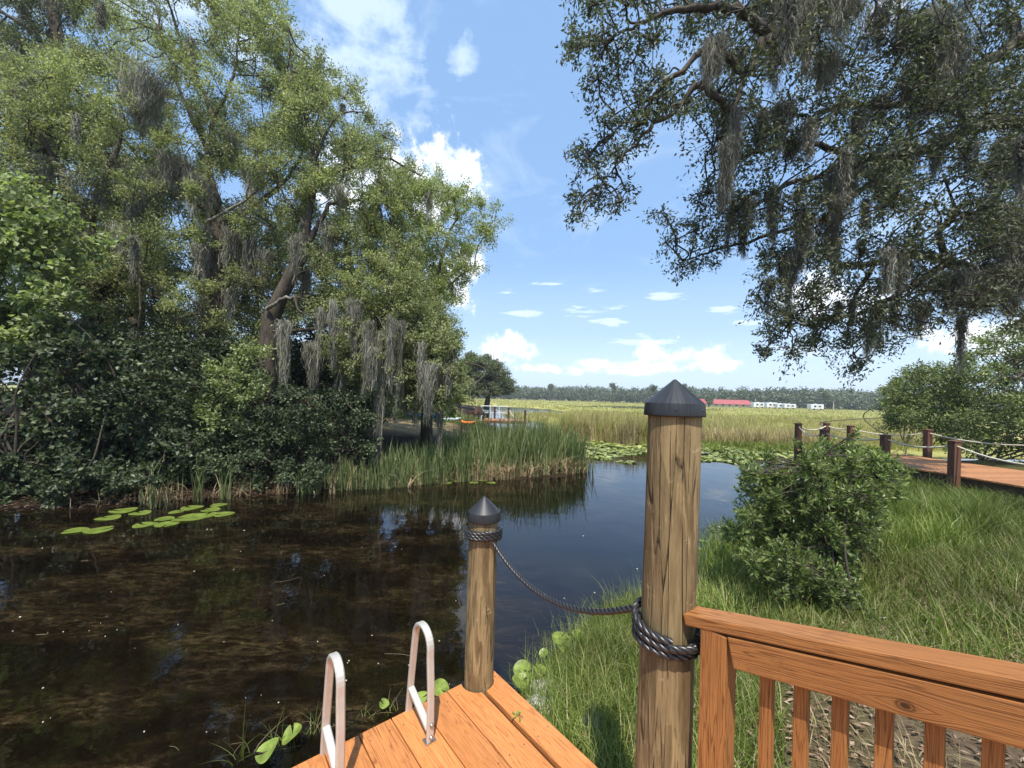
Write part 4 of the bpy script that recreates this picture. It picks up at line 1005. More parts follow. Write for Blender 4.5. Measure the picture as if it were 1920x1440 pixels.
# ------------------------------------------------------------------ shrubs by the boardwalk and on the bank
shrub('willow_bush', 'tall pale green bush behind the far side of the boardwalk', 'bush', G(1850, 850, 0.5),
      [R([(1790, 680), (1850, 620), (2000, 600), (2080, 700), (2080, 850), (1800, 830)], (12.5, 16), 84, (0.45, 0.85), L=0.1, W=0.045, sprays=26, per=24)], 'willow', 8, 0.045, bark='barkpale')
shrub('willow_bush', 'spreading pale green bush beyond the boardwalk ropes', 'bush', G(1700, 830, 0.2),
      [R([(1650, 740), (1700, 700), (1790, 690), (1820, 760), (1810, 830), (1680, 800)], (14, 18), 60, (0.4, 0.8), L=0.1, W=0.045, sprays=26, per=22), R([(1640, 740), (1690, 705), (1720, 720), (1680, 760)], (15, 16.5), 6, (0.3, 0.5), L=0.1, W=0.04)], 'willow', 8, 0.04, bark='barkpale')

def rosette_bush(name, label, foot, regions, mat, per=11, L=0.068, W=0.021, ros=34):
    foot = np.array(foot, float); foot[2] = hgt(foot); th = thing(name, foot, label, 'bush')
    cl = []
    for rg in regions: cl += clumps_in(rg['poly'], rg['d'][0], rg['d'][1], rg['n'], rg['r'][0], rg['r'][1])
    mid_ = np.mean([c for c, _ in cl], axis=0)
    far_ = sorted(cl, key=lambda k: -np.linalg.norm((k[0] - mid_) * (1, 1, 1.2)))[:len(cl) // 2]
    for c, r_ in [far_[i] for i in rng.choice(len(far_), 46, replace=False)]:
        dr = norm(norm(c - mid_) + rng.normal(0, 0.4, 3) + (0, 0, 0.15)); Ls = rng.uniform(0.12, 0.34)
        for f_ in (0.45, 0.75, 1.0): cl.append((c + dr * Ls * f_, 0.075 - 0.02 * f_))
    g1 = Geo(); sk = []
    for c, r in [k for k in cl if k[1] > 0.11 and np.linalg.norm((k[0] - mid_)[:2]) < 0.55][::6]:
        b = foot + rng.normal(0, 0.07, 3) * (1, 1, 0) - (0, 0, 0.05); m = b + (c - b) * 0.5 + rng.normal(0, 0.08, 3); p = smooth_path([b, m, c], 6)
        tube(g1, p, np.linspace(0.016, 0.006, len(p)), 7, 0.06); sk.append(p)
    g1.build('stem', MAT['twig'], th); sk = np.concatenate(sk)
    g2 = Geo()
    for c, r in cl:
        dd = np.linalg.norm(sk - c, axis=1); s = sk[np.argmin(dd)]
        if dd.min() > 0.05: tube(g2, [s, (s + c) / 2 + rng.normal(0, 0.03, 3), c], [0.008, 0.006, 0.004], 4, 0, 1, cap=False)
        nr_ = max(2, int(ros * (r / 0.25) ** 2))
        dirs = norm(rng.standard_normal((nr_, 3)) + (0, -0.1, 0.5)); tips = c + dirs * (r * rng.uniform(0.35, 1.1, nr_))[:, None]
        for k in range(nr_): tube(g2, [c, (c + tips[k]) / 2 + (0, 0, 0.02), tips[k]], [0.004, 0.003, 0.002], 3, 0, 1, cap=False)
        n = nr_ * per; k = np.repeat(np.arange(nr_), per)
        ax = norm(dirs[k] + (0, 0, 0.4)); rd = norm(np.cross(ax, rng.standard_normal((n, 3)))); t = rng.uniform(0, 1, n)[:, None]
        base = tips[k] - ax * t * 0.09
        d = norm(rd * (0.55 + 0.6 * t) + ax * (1.0 - 0.7 * t)); nrm = norm(ax + rng.normal(0, 0.25, (n, 3)))
        leaf_quads(g2, base, d, nrm, L * rng.uniform(0.7, 1.2, n), W * rng.uniform(0.8, 1.2, n))
    g2.build('crown', [MAT[mat], MAT['twig']], th)
    return th
rosette_bush('wax_myrtle', 'dense dark green bush on the grass bank between the tall piling and the boardwalk', G(1560, 1110, 0.35),
      [R([(1460, 910), (1540, 860), (1620, 865), (1665, 895), (1640, 950), (1600, 1030), (1570, 1090), (1510, 1080), (1450, 1040), (1435, 950)], (4.3, 5.7), 84, (0.14, 0.3)),
       R([(1410, 1060), (1390, 880), (1480, 860), (1560, 835), (1640, 850), (1700, 890), (1690, 930), (1620, 1070)], (4.3, 5.7), 60, (0.07, 0.16)),
       R([(1500, 870), (1545, 835), (1580, 835), (1600, 860), (1640, 840), (1680, 870)], (4.6, 5.6), 14, (0.08, 0.16)),
       R([(1352, 1000), (1400, 955), (1450, 950), (1460, 1040), (1400, 1030)], (4.4, 5.2), 24, (0.1, 0.18)),
       R([(1390, 900), (1440, 870), (1480, 880), (1440, 930), (1400, 930)], (4.7, 5.4), 14, (0.1, 0.2)),
       R([(1390, 1040), (1480, 1050), (1600, 1080), (1590, 1135), (1500, 1120)], (3.9, 4.6), 30, (0.1, 0.22))], 'myrtle')

# ------------------------------------------------------------------ cattails
def blades_mesh(name, mat, base, h, lean, w, segs=4, taper=2.5, power=2.2, parent=None, wig=0.0):
    gg = Geo(); ribbons(gg, base, h, UPV, lean, w, segs, taper, wig, 0, power); return gg.build(name, mat, parent)

def scatter(poly, n):
    poly = np.asarray(poly, float); lo, hi = poly.min(0), poly.max(0); out = []
    while sum(len(o) for o in out) < n:
        q = rng.uniform(lo, hi, (n * 2, 2)); q = q[sdist(q[:, 0], q[:, 1], poly) > 0]; out.append(q)
    return np.concatenate(out)[:n]

def shore_band(p0, p1, depth, n, spreadpow=1.0):
    p0, p1 = np.array(p0), np.array(p1); t = rng.uniform(0, 1, n)[:, None]; d = (p1 - p0) / np.linalg.norm(p1 - p0); nn = np.array([-d[1], d[0]])
    return p0 + (p1 - p0) * t + nn * (rng.uniform(0, 1, n) ** spreadpow * depth)[:, None]

def cat_mass(name, label, pts, per, hmin, hmax, mat, w=0.02, leanf=0.18, kind='stuff', cat='cattails', power=2.2, fall=0.0):
    n = len(pts) * per; k = np.repeat(np.arange(len(pts)), per)
    xy = pts[k] + rng.normal(0, 0.035, (n, 2)); z = np.maximum(height(xy[:, 0], xy[:, 1]), -0.12)
    base = np.stack([xy[:, 0], xy[:, 1], z], 1); h = rng.uniform(hmin, hmax, n) * np.repeat(rng.uniform(0.8, 1.1, len(pts)), per)
    if name == 'cattail_bed': h *= np.clip(0.62 + 0.3 * (xy[:, 0] + 2.5), 0.6, 1.0)
    lean = rng.normal(0, leanf, (n, 3)) * h[:, None]; lean[:, 2] = -np.abs(lean[:, 0] + lean[:, 1]) * 0.4 - fall * h * rng.uniform(0, 1, n)
    o = blades_mesh(name, MAT[mat], base, h, lean, w * rng.uniform(0.7, 1.3, n), 4, 2.6, power)
    return tagit(o, label, cat, None, kind)

main_band = np.concatenate([shore_band((-1.4, 11.0), (2.45, 13.0), 2.2, 520, 1.3), shore_band((0.6, 11.9), (2.5, 13.0), 2.4, 260, 1.2), shore_band((-3.2, 10.0), (-1.2, 11.1), 1.6, 220, 1.3)])
cat_mass('cattail_bed', 'green cattail bed along the far bank', main_band, 5, 0.7, 1.65, 'cattail', 0.03, 0.13)
cat_mass('dead_reed_stalks', 'tan dead stalks low among the cattails', np.concatenate([shore_band((-0.9, 11.1), (2.5, 12.95), 1.5, 380, 1.7), shore_band((-4.5, 9.2), (-0.9, 11.1), 1.0, 70, 1.4)]), 5, 0.3, 0.95, 'deadreed', 0.024, 0.42, fall=0.4)
cat_mass('cattail_bed', 'shaded cattails below the mossy oaks', shore_band((-4.9, 9.1), (-2.6, 10.3), 0.9, 110, 1.2), 7, 0.6, 1.25, 'cattail', 0.022, 0.1)
for (x, y, n, h, lab) in ((278, 945, 11, 1.15, 'small cattail clump standing among the left lily pads'), (300, 952, 6, 0.7, 'tiny cattail tuft in front of the left lily pads'), (325, 930, 5, 0.9, 'sparse leaning cattail clump behind the left lily pads'), (373, 940, 13, 1.05, 'upright cattail clump right of the left lily pads'), (425, 935, 14, 0.9, 'cattail clump with straw coloured dead blades by the bank')):
    p = G(x, y, 0.0)[:2]; th = thing('cattail_clump', (p[0], p[1], 0), lab, 'cattail', 'cattail clumps by the left bank')
    b = np.stack([p[0] + rng.normal(0, 0.09, n), p[1] + rng.normal(0, 0.06, n), np.full(n, -0.1)], 1); hh = h * rng.uniform(0.65, 1.1, n); le = rng.normal(0, 0.13, (n, 3)) * hh[:, None]; le[:, 2] = -0.03
    blades_mesh('blade_tuft', MAT['cattail'], b, hh, le, 0.026, 5, 2.8, 2.2, th)
    n = 4; b = b[:n] + (0.03, 0, 0); le = rng.normal(0, 0.3, (n, 3)) * (0.6, 0.6, 0.3)
    blades_mesh('dead_blade', MAT['deadreed'], b, h * 0.6, le, 0.022, 5, 2.8, 1.8, th)
cat_mass('cattail_bed', 'sparse cattails standing in the open water at the tip of the bed', shore_band((2.2, 12.7), (2.9, 13.3), 1.6, 26), 4, 0.6, 1.4, 'cattail', 0.03, 0.12)
# reed bits fringing the water under the shrubs
cat_mass('bank_grass_fringe', 'dry and green blades trailing into the dark water along the left bank', shore_band((-8.4, 7.6), (-2.0, 10.7), 0.7, 150), 3, 0.15, 0.5, 'deadreed', 0.012, 0.5, cat='grass')

# ------------------------------------------------------------------ marsh beyond
def marsh_pts(n, y0, y1, xr):
    y = y0 * (y1 / y0) ** rng.uniform(0, 1, n); x = rng.uniform(-1, 1, n) * y * xr + y * 0.35
    m = (sdist(x, y, MARSH) > 0.1) & (pool(x, y) < 0); return np.stack([x[m], y[m]], 1)
def marsh_mass(name, label, pts, per, hfun, mat, wfun, leanf):
    n = len(pts) * per; k = np.repeat(np.arange(len(pts)), per); xy = pts[k] + rng.normal(0, 0.1, (n, 2)) * (pts[k][:, 1:2] / 25)
    base = np.stack([xy[:, 0], xy[:, 1], height(xy[:, 0], xy[:, 1]) - 0.05], 1); h = hfun(xy[:, 0], xy[:, 1]) * rng.uniform(0.55, 1.15, n)
    lean = rng.normal(0, leanf, (n, 3)) * h[:, None]; lean[:, 2] = -0.1 * h
    o = blades_mesh(name, MAT[mat], base, h, lean, wfun(xy[:, 1]) * rng.uniform(0.6, 1.4, n), 2, 1.6, 2.0)
    return tagit(o, label, 'marsh grass', None, 'stuff')
tall = lambda x, y: 0.42 + 0.5 * np.clip(wob(x, y, 0.22) + 0.1, 0, 1) + 0.45 * np.clip(1 - np.hypot((x - 5.0) / 4.0, (y - 25) / 5), 0, 1)
marsh_mass('marsh_grass', 'yellow green marsh grass filling the wetland', marsh_pts(9000, 21, 70, 0.75), 7, tall, 'marsh', lambda y: 0.0011 * y, 0.22)
marsh_mass('marsh_reeds', 'straw coloured reeds standing above the marsh grass', marsh_pts(3600, 22, 60, 0.7), 5, lambda x, y: tall(x, y) * 1.25, 'drygrass', lambda y: 0.0010 * y, 0.2)
marsh_mass('far_marsh_grass', 'pale marsh grass in the far wetland', marsh_pts(9000, 60, 260, 0.85), 4, lambda x, y: 0.35 + 0.3 * np.clip(wob(x, y, 0.06), 0, 1), 'marsh', lambda y: 0.0016 * y, 0.3)
rp = shore_band((2.9, 23.4), (6.4, 20.8), 4.5, 560, 1.2)
cat_mass('reed_bank', 'tall brownish reed bank behind the lily field', rp[:300], 6, 0.7, 1.9, 'drygrass', 0.03, 0.17, cat='reeds')
cat_mass('reed_bank', 'greener reeds mixed through the bank behind the lily field', shore_band((2.6, 23.4), (9.5, 20.9), 4.5, 900, 1.2), 7, 0.6, 1.65, 'marsh', 0.03, 0.15, cat='reeds')
cat_mass('green_sedge', 'bright green sedge edging the lily field', shore_band((8.6, 19.6), (17, 17.8), 2.4, 420), 8, 0.3, 0.6, 'grass', 0.02, 0.25, cat='sedge')
cat_mass('reed_bank', 'grey brown reeds behind the bright sedge', shore_band((9.8, 22), (17, 20), 3, 420), 7, 0.6, 1.2, 'drygrass', 0.028, 0.2, cat='reeds')

# ------------------------------------------------------------------ lily pads
def pad_mesh(r, seed, curl=0.1, cup=0.0):
    rr = random.Random(seed); n = 22; V = [(0, 0, 0.0)]; a0 = 0.16
    ph = rr.uniform(0, 6)
    for ring in (0.55, 1.0):
        for i in range(n):
            a = a0 + (2 * math.pi - 2 * a0) * i / (n - 1); q = r * ring * (1 + 0.04 * math.sin(3 * a + ph))
            V.append((q * math.cos(a), q * math.sin(a), (curl * r * ring ** 4 * (0.4 + 0.6 * math.sin(2 * a + ph)) + cup * r * ring ** 2)))
    T = [(0, 1 + i, 2 + i) for i in range(n - 1)]; Q = [(1 + i, 1 + n + i, 2 + n + i, 2 + i) for i in range(n - 1)]
    return np.array(V), np.array(T), np.array(Q)
def pad(label, x, y, wpx, group, z=0.006, tilt=0.0, curl=0.06):
    z += 0.006 * random.random(); c = G(x, y, z); d = c[1]; r = wpx / F * d / 2 * 0.88; V, T, Q = pad_mesh(r, int(x * 7 + y), curl)
    a = random.uniform(0, 6.28); M = Matrix.Rotation(random.uniform(-tilt, tilt), 3, 'X') @ Matrix.Rotation(a, 3, 'Z'); V = V @ np.array(M).T
    gg = Geo(); gg.add(V, T, 0); gg.Fc.append((Q, 0, True))
    o = gg.build('lily_pad', MAT['pad']); o.location = tuple(c); return tagit(o, label, 'lily pad', group)
LG = 'round lily pads floating by the left bank'
for x, y, w, lab in ((141, 995, 42, 'lily pad farthest out at the left, touching its neighbour'), (184, 994, 48, 'second lily pad out from the left bank, beside the outermost'), (203, 971, 42, 'lone lily pad above the outermost pair'), (263, 962, 37, 'lily pad just left of the small cattail clump'), (232, 957, 46, 'half shaded lily pad nearest the leaf strewn bank'), (272, 984, 42, 'lily pad below the small cattail clump, left of a bright one'), (313, 983, 42, 'bright lily pad at the front middle of the left group'), (308, 973, 34, 'small lily pad behind the bright front one'), (355, 971, 58, 'largest lily pad of the left group'), (331, 960, 26, 'small lily pad behind the largest one'), (384, 966, 44, 'lily pad overlapping the right side of the largest'), (420, 964, 38, 'rightmost lily pad of the left group'), (360, 952, 40, 'shaded lily pad behind the largest one near the bank'), (395, 956, 34, 'lily pad folded against the upright cattail clump'), (410, 947, 30, 'dim lily pad close to the straw coloured blades')):
    pad(lab, x, y, w, LG)
LG2 = 'lily pads at the foot of the cattail bed'
for x, y, w, lab in ((889, 905, 20, 'front left lily pad below the cattail bed'), (921, 905, 20, 'front right lily pad below the cattail bed'), (857, 902, 18, 'lily pad at the left of the cattail bed group'), (903, 900, 28, 'widest lily pad below the cattail bed'), (880, 894, 24, 'lily pad tucked against the dead stalks'), (915, 895, 24, 'lily pad behind the front right one'), (838, 905, 22, 'dull shaded lily pad left of the cattail bed group'), (898, 890, 20, 'lily pad farthest back among the dead stalks')):
    pad(lab, x, y, w, LG2)
LG3 = 'small lily pads beside the tall piling'
for x, y, w, lab in ((1309, 1028, 16, 'small lily pad close to the right side of the tall piling'), (1318, 1014, 16, 'small lily pad a little farther out from the tall piling'), (1345, 1019, 18, 'lily pad between the tall piling and the dark bush'), (1302, 1008, 12, 'tiny lily pad half hidden by the tall piling')):
    pad(lab, x, y, w, LG3)
# the field of pads
def pad_field():
    poly = np.array([G(x, y)[:2] for x, y in ((1090, 865), (1150, 872), (1210, 868), (1300, 862), (1390, 880), (1440, 905), (1500, 875), (1560, 838), (1480, 826), (1300, 822), (1200, 824), (1110, 828), (1085, 840))])
    q = scatter(poly, 17000); keep = (wob(q[:, 0], q[:, 1], 1.1) + 0.55 * wob(q[:, 0], q[:, 1], 3.3, 4) > -0.2 + 0.6 * np.clip((18.2 - q[:, 1]) / 3, 0, 1)); q = q[keep]
    n = len(q); m = 9; r = rng.uniform(0.045, 0.125, n); z = np.maximum(0, height(q[:, 0], q[:, 1])) + 0.004 + rng.uniform(0, 0.02, n) + (rng.uniform(0, 1, n) < 0.2) * rng.uniform(0.02, 0.13, n) * np.clip((q[:, 1] - 15.5) / 3, 0.1, 1)
    a = np.linspace(0.2, 2 * np.pi - 0.2, m)[None] + rng.uniform(0, 6.28, n)[:, None]
    tx = rng.normal(0, 0.2, n)[:, None]; ty = rng.normal(0, 0.2, n)[:, None]
    X = r[:, None] * np.cos(a); Y = r[:, None] * np.sin(a); Z = np.maximum(X * tx + Y * ty, -0.003 - z[:, None] * 0.8)
    V = np.stack([q[:, 0:1] + X, q[:, 1:2] + Y, z[:, None] + Z], -1).reshape(-1, 3)
    gg = Geo(); gg.add(V, np.arange(n * m).reshape(n, m), 0, False)
    tagit(gg.build('lily_field', MAT['farpad']), 'dense field of lily pads covering the water before the marsh', 'lily pads', None, 'stuff')
pad_field()
def raised_leaf(label, x, y, z, wpx, tilt, group):
    c = G(x, y, z); r = wpx / F * c[1] / 2; th = thing('pond_leaf', (c[0], c[1], 0), label, 'water plant', group)
    V, T, Q = pad_mesh(r, int(x + y), 0.22, 0.1); M = Matrix.Rotation(tilt, 3, 'X') @ Matrix.Rotation(random.uniform(-0.4, 0.4), 3, 'Y') @ Matrix.Rotation(random.uniform(0, 6), 3, 'Z'); V = V @ np.array(M).T + c
    gg = Geo(); gg.add(V, T, 0); gg.Fc.append((Q, 0, True)); gg.build('leaf_blade', MAT['pondleaf'], th)
    g1 = Geo(); tube(g1, smooth_path([c + (random.uniform(-.04, .04), 0.03, -z - 0.1), c + (0.01, 0.01, -z * 0.5), c], 4), 0.0035, 5); g1.build('stalk', MAT['grass'], th)
WL = 'broad leaves growing from the shallows'
for x, y, z, w, t, lab in ((503, 1408, 0.1, 42, 0.35, 'notched yellow green leaf nearest the dock edge by the left grab rail'), (548, 1377, 0.12, 37, 0.3, 'notched yellow green leaf just above the nearest one'), (790, 1308, 0.12, 24, 0.3, 'small leaf peeping over the dock edge beside the right grab rail'), (826, 1292, 0.14, 34, 0.3, 'leaf peeping over the dock edge left of the shorter piling'), (1062, 1208, 0.1, 36, 0.3, 'front leaf of the grey green trio right of the rope'), (1050, 1197, 0.12, 30, 0.25, 'left leaf of the grey green trio right of the rope'), (1085, 1194, 0.12, 28, 0.3, 'right leaf of the grey green trio under the rope'), (980, 1255, 0.1, 34, 0.3, 'leaf beside the dock corner, uppermost of the near cluster'), (976, 1278, 0.1, 32, 0.3, 'largest leaf of the near cluster by the dock corner'), (1012, 1256, 0.1, 24, 0.3, 'small leaf right of the near cluster'), (992, 1270, 0.08, 20, 0.3, 'smallest leaf in the near cluster by the dock corner'), (1020, 1225, 0.08, 18, 0.4, 'yellowing leaf among the thin reeds near the rope'), (720, 1320, 0.05, 18, 0.4, 'yellow leaf floating between the grab rails')):
    raised_leaf(lab, x, y, z, w, t, WL)

# floating petals and bubbles on the dark water
def debris():
    n = 60; x = rng.uniform(0, 1250, n); y = rng.uniform(985, 1430, n); V = []; q = []
    for a, b in zip(x, y):
        c = G(a, b); 
        if height(np.array([c[0]]), np.array([c[1]]))[0] < -0.05 and (a < 880 or b < 1180): q.append(c)
    q = np.array(q); q = np.concatenate([q, q[rng.integers(0, len(q), 160)] + rng.normal(0, 0.06, (160, 3))]); q = q[:70]; q[:, 2] = 0.004
    n = len(q); m = 7; r = rng.uniform(0.0008, 0.003, n) * q[:, 1] ** 0.6; a = np.linspace(0, 2 * np.pi, m, endpoint=False)[None] + rng.uniform(0, 6, n)[:, None]
    V = np.stack([q[:, 0:1] + r[:, None] * np.cos(a) * 1.3, q[:, 1:2] + r[:, None] * np.sin(a), np.full((n, m), 0.004) + 0.003 * np.sin(a)], -1).reshape(-1, 3)
    gg = Geo(); gg.add(V, np.arange(n * m).reshape(n, m), 0, False)
    tagit(gg.build('floating_debris', MAT['debris']), 'pale petals and seeds scattered on the dark water', 'debris', None, 'stuff')
debris()
def drift():
    pts = []
    gg = Geo()
    for _ in range(9):
        c = G(rng.uniform(20, 860), rng.uniform(1020, 1420)); c[2] = 0.004; an = rng.normal(0.45, 0.5); L = rng.uniform(0.05, 0.3); d = np.array([math.cos(an), math.sin(an), 0])
        p = smooth_path([c, c + d * L * 0.5 + rng.normal(0, 0.02, 3) * (1, 1, 0), c + d * L], 4); tube(gg, p, rng.uniform(0.001, 0.002), 4)
    tagit(gg.build('drifting_straw', MAT['deadreed']), 'thin straw stems drifting on the dark water', 'straw', None, 'stuff')
drift()

# ------------------------------------------------------------------ grass bank
def grass_mass(name, label, poly, n, h0, h1, mat, w, lean, cat='grass', keepf=None, segs=3):
    q = scatter(poly, n)
    if keepf is not None: q = q[keepf(q)]
    z = height(q[:, 0], q[:, 1]); h = rng.uniform(h0, h1, len(q)) * (0.75 + 0.45 * np.clip(wob(q[:, 0], q[:, 1], 1.7) + 0.5, 0, 1))
    le = rng.normal(0, lean, (len(q), 3)) * h[:, None]; le[:, 2] = -np.abs(le[:, 0]) * 0.5
    o = blades_mesh(name, MAT[mat], np.stack([q[:, 0], q[:, 1], z - 0.02], 1), h, le, w * rng.uniform(0.6, 1.4, len(q)), segs, 1.6, 2.0)
    return tagit(o, label, cat, None, 'stuff')
isbank = lambda q: (sdist(q[:, 0], q[:, 1], RIGHT) > -0.05)
bare = lambda q: isbank(q) & ~((q[:, 1] < 3.6) & (q[:, 0] > 1.8) & (wob(q[:, 0], q[:, 1], 2.6) + rng.normal(0, 0.5, len(q)) > 1.15))
grass_mass('bank_grass', 'long green grass covering the right bank', [(1.2, 3.9), (2.4, 5.0), (4.5, 7.5), (9, 11.5), (12, 9), (9, 4), (5, 3.0), (2.2, 2.9)], 52000, 0.11, 0.31, 'grass', 0.009, 0.42, keepf=bare)
grass_mass('bank_grass', 'taller lush grass beside the boardwalk', [(4.4, 7), (8.6, 11.3), (8.8, 7.5), (7.5, 6), (5.2, 5.3)], 16000, 0.3, 0.62, 'grass', 0.011, 0.32, keepf=isbank)
grass_mass('bank_grass', 'tangled grass between the dock and the tall piling', [(0.1, 3.2), (0.9, 4.35), (1.8, 4.8), (2.2, 3.2), (1.3, 1.8), (0.7, 1.3), (0.5, 2.0)], 15000, 0.08, 0.3, 'grass', 0.006, 0.5, keepf=isbank)
grass_mass('dry_bank_grass', 'dry blades mixed through the bank grass', [(0.1, 3.2), (0.9, 4.35), (2.6, 5.2), (7, 8.5), (8, 5), (3.5, 2.2), (1.3, 1.6), (0.5, 2.0)], 8000, 0.08, 0.28, 'drygrass', 0.006, 0.6, keepf=bare)
grass_mass('shore_weeds', 'thin reeds standing in the shallow edge water', [(2.0, 5.1), (2.8, 6.9), (4.2, 8.0), (4.4, 7.2), (3.2, 5.9), (2.6, 5.2)], 1500, 0.15, 0.5, 'grass', 0.008, 0.25, 'weeds', None)
grass_mass('shore_weeds', 'sparse wiry weeds in the water beside the dock corner', [(0.0, 3.3), (0.25, 3.9), (0.8, 4.7), (1.5, 5.1), (1.6, 4.8), (0.9, 4.2), (0.3, 3.2)], 420, 0.1, 0.34, 'grass', 0.005, 0.5, 'weeds', None)
def litter():
    q = scatter([(1.1, 1.4), (1.4, 3.4), (3.4, 3.9), (6.5, 5.5), (8, 4.4), (5, 2.0), (3, 1.2)], 9500); q = q[isbank(q)]; n = len(q)
    base = np.stack([q[:, 0], q[:, 1], height(q[:, 0], q[:, 1]) + rng.uniform(0.004, 0.03, n)], 1); a = rng.uniform(0, 6.28, n); d = np.stack([np.cos(a), np.sin(a), rng.normal(0, 0.2, n)], 1)
    gg = Geo(); leaf_quads(gg, base, d, norm(rng.normal(0, 0.35, (n, 3)) + (0, 0, 1)), rng.uniform(0.02, 0.08, n), rng.uniform(0.008, 0.026, n))
    tagit(gg.build('leaf_litter', MAT['litter']), 'dry fallen leaves over the bare soil behind the railing', 'leaf litter', None, 'stuff')
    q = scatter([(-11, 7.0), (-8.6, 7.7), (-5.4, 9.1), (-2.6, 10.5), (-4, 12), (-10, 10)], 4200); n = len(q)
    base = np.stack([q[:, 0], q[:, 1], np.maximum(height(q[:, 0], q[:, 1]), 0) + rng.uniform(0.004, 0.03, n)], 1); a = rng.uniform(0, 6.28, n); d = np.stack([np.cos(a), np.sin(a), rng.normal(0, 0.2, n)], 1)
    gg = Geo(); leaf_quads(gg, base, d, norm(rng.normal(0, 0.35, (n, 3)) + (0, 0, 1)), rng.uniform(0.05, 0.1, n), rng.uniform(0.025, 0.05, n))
    tagit(gg.build('leaf_litter', MAT['shadedlitter']), 'brown leaf litter on the shaded left bank', 'leaf litter', None, 'stuff')
litter()
q = scatter([(-11, 26), (-2.2, 26), (-2.5, 40), (-14, 40)], 7000)
blm = blades_mesh('yard_grass', MAT['grass'], np.stack([q[:, 0], q[:, 1], height(q[:, 0], q[:, 1]) - 0.02], 1), rng.uniform(0.1, 0.3, len(q)), rng.normal(0, 0.05, (len(q), 3)), 0.03, 2, 1.6)
tagit(blm, 'sunny yard grass behind the oaks', 'grass', None, 'stuff')

def tuft(label, x, y, n, h, mats, lean=0.45, w=0.006, z=None, name='grass_tuft'):
    c = G(x, y, 0.0 if z is None else z); th = thing(name, (c[0], c[1], max(0, hgt(c))), label, 'grass', 'single grass tufts')
    b = np.stack([c[0] + rng.normal(0, 0.03, n), c[1] + rng.normal(0, 0.03, n), np.full(n, max(-0.05, hgt(c) - 0.02))], 1); hh = h * rng.uniform(0.5, 1.1, n); le = rng.normal(0, lean, (n, 3)) * hh[:, None]; le[:, 2] = -np.abs(le[:, 0]) * 0.5
    blades_mesh('blade_tuft', MAT[mats[0]], b, hh, le, w, 5, 2.0, 2.0, th)
    k = max(3, n // 3); blades_mesh('dry_blade', MAT['drygrass'], b[:k] + (0.01, 0, 0), hh[:k] * 0.9, rng.normal(0, lean, (k, 3)) * hh[:k, None] * (1, 1, 0.3), w * 0.8, 5, 2.0, 2.0, th)
tuft('wiry grass tuft in the water left of the two yellow green leaves', 445, 1425, 16, 0.3, ['grass'], 0.5)
tuft('wiry grass tuft rising behind the nearest yellow green leaf', 520, 1400, 12, 0.28, ['grass'], 0.5)
tuft('thin grass tuft beside the left grab rail', 590, 1375, 16, 0.3, ['grass'], 0.45)
tuft('short green tuft between the grab rails at the dock edge', 680, 1350, 16, 0.17, ['grass'], 0.5)
tuft('short tangled tuft in the shallows near the right grab rail', 730, 1335, 14, 0.15, ['grass'], 0.6)
tuft('leaning rush tuft in the water left of the tall piling', 1185, 1145, 9, 0.26, ['grass'], 0.6)
tuft('bright arching grass tuft behind the top rail', 1760, 1180, 22, 0.5, ['grass'], 0.4, 0.012, 0.5)
tuft('bright leaf tuft growing from the soil right of the dock', 1100, 1400, 60, 0.16, ['grass'], 0.6, 0.012, 0.15)
tuft('tall pale weed tuft in front of the dark bush', 1620, 1085, 20, 0.45, ['grass'], 0.35, 0.008, 0.4)
# white leaved weed
c = G(1590, 1125, 0.45); c[2] = hgt(c); th = thing('weed', c, 'small pale leaved weed at the foot of the dark bush', 'weed')
g1 = Geo(); tube(g1, smooth_path([c, c + (0.01, 0, 0.12), c + (-0.01, 0.01, 0.26)], 4), 0.003, 5); g1.build('stalk', MAT['grass'], th)
n = 22; g1 = Geo(); tt_ = rng.uniform(0.3, 1, n)[:, None]; leaf_quads(g1, c + np.array([0, 0, 0.26]) * tt_, norm(rng.normal(0, 1, (n, 3)) * (1, 1, 0.4)), norm(rng.normal(0, 0.3, (n, 3)) + (0, 0, 1)), 0.05, 0.022); g1.build('leaves', MAT['debris'], th)

# rocks by the dock
def rock(label, x, y, s, z=0.05):
    c = G(x, y, z); bm = bmesh.new(); bmesh.ops.create_icosphere(bm, subdivisions=4, radius=1.0)
    off = Vector((random.uniform(0, 50), 3, 7))
    for v in bm.verts:
        k = 1 + 0.35 * mnoise.noise(v.co * 1.3 + off) + 0.12 * mnoise.noise(v.co * 4 + off); v.co = Vector((v.co.x * s * k * 1.25, v.co.y * s * k, v.co.z * s * k * 0.6))
    o = bm_obj('rock', bm, MAT['rock'], None, True); o.location = (c[0], c[1], c[2]); tagit(o, label, 'rock', 'pale rocks beside the dock')
rock('mossy topped pale rock at the water edge by the dock corner', 1022, 1295, 0.10)
rock('larger pale rock half under the dock edge', 1012, 1330, 0.12, 0.06)
rock('flat pale stone right of the mossy rock', 1062, 1300, 0.06)
rock('pale rock sunk in the grass between dock and tall piling', 1112, 1362, 0.08, 0.14)

# sprig of leaves on the deck boards
c = G(974, 1342, DZ + 0.004); th = thing('leaf_sprig', c, 'tiny green leaf sprig lying on the dock boards', 'leaf')
g1 = Geo(); tube(g1, [c + (-0.02, 0.02, 0), c + (0.0, 0, 0.006), c + (0.02, -0.015, 0.002)], 0.0015, 5); g1.build('stalk', MAT['twig'], th)
n = 9; g1 = Geo(); leaf_quads(g1, c + rng.normal(0, 0.012, (n, 3)) * (1, 1, 0) + (0, 0, 0.004), norm(rng.normal(0, 1, (n, 3)) * (1, 1, 0.3)), norm(rng.normal(0, 0.4, (n, 3)) + (0, 0, 1)), 0.034, 0.013); g1.build('leaf_cluster', MAT['grass'], th)

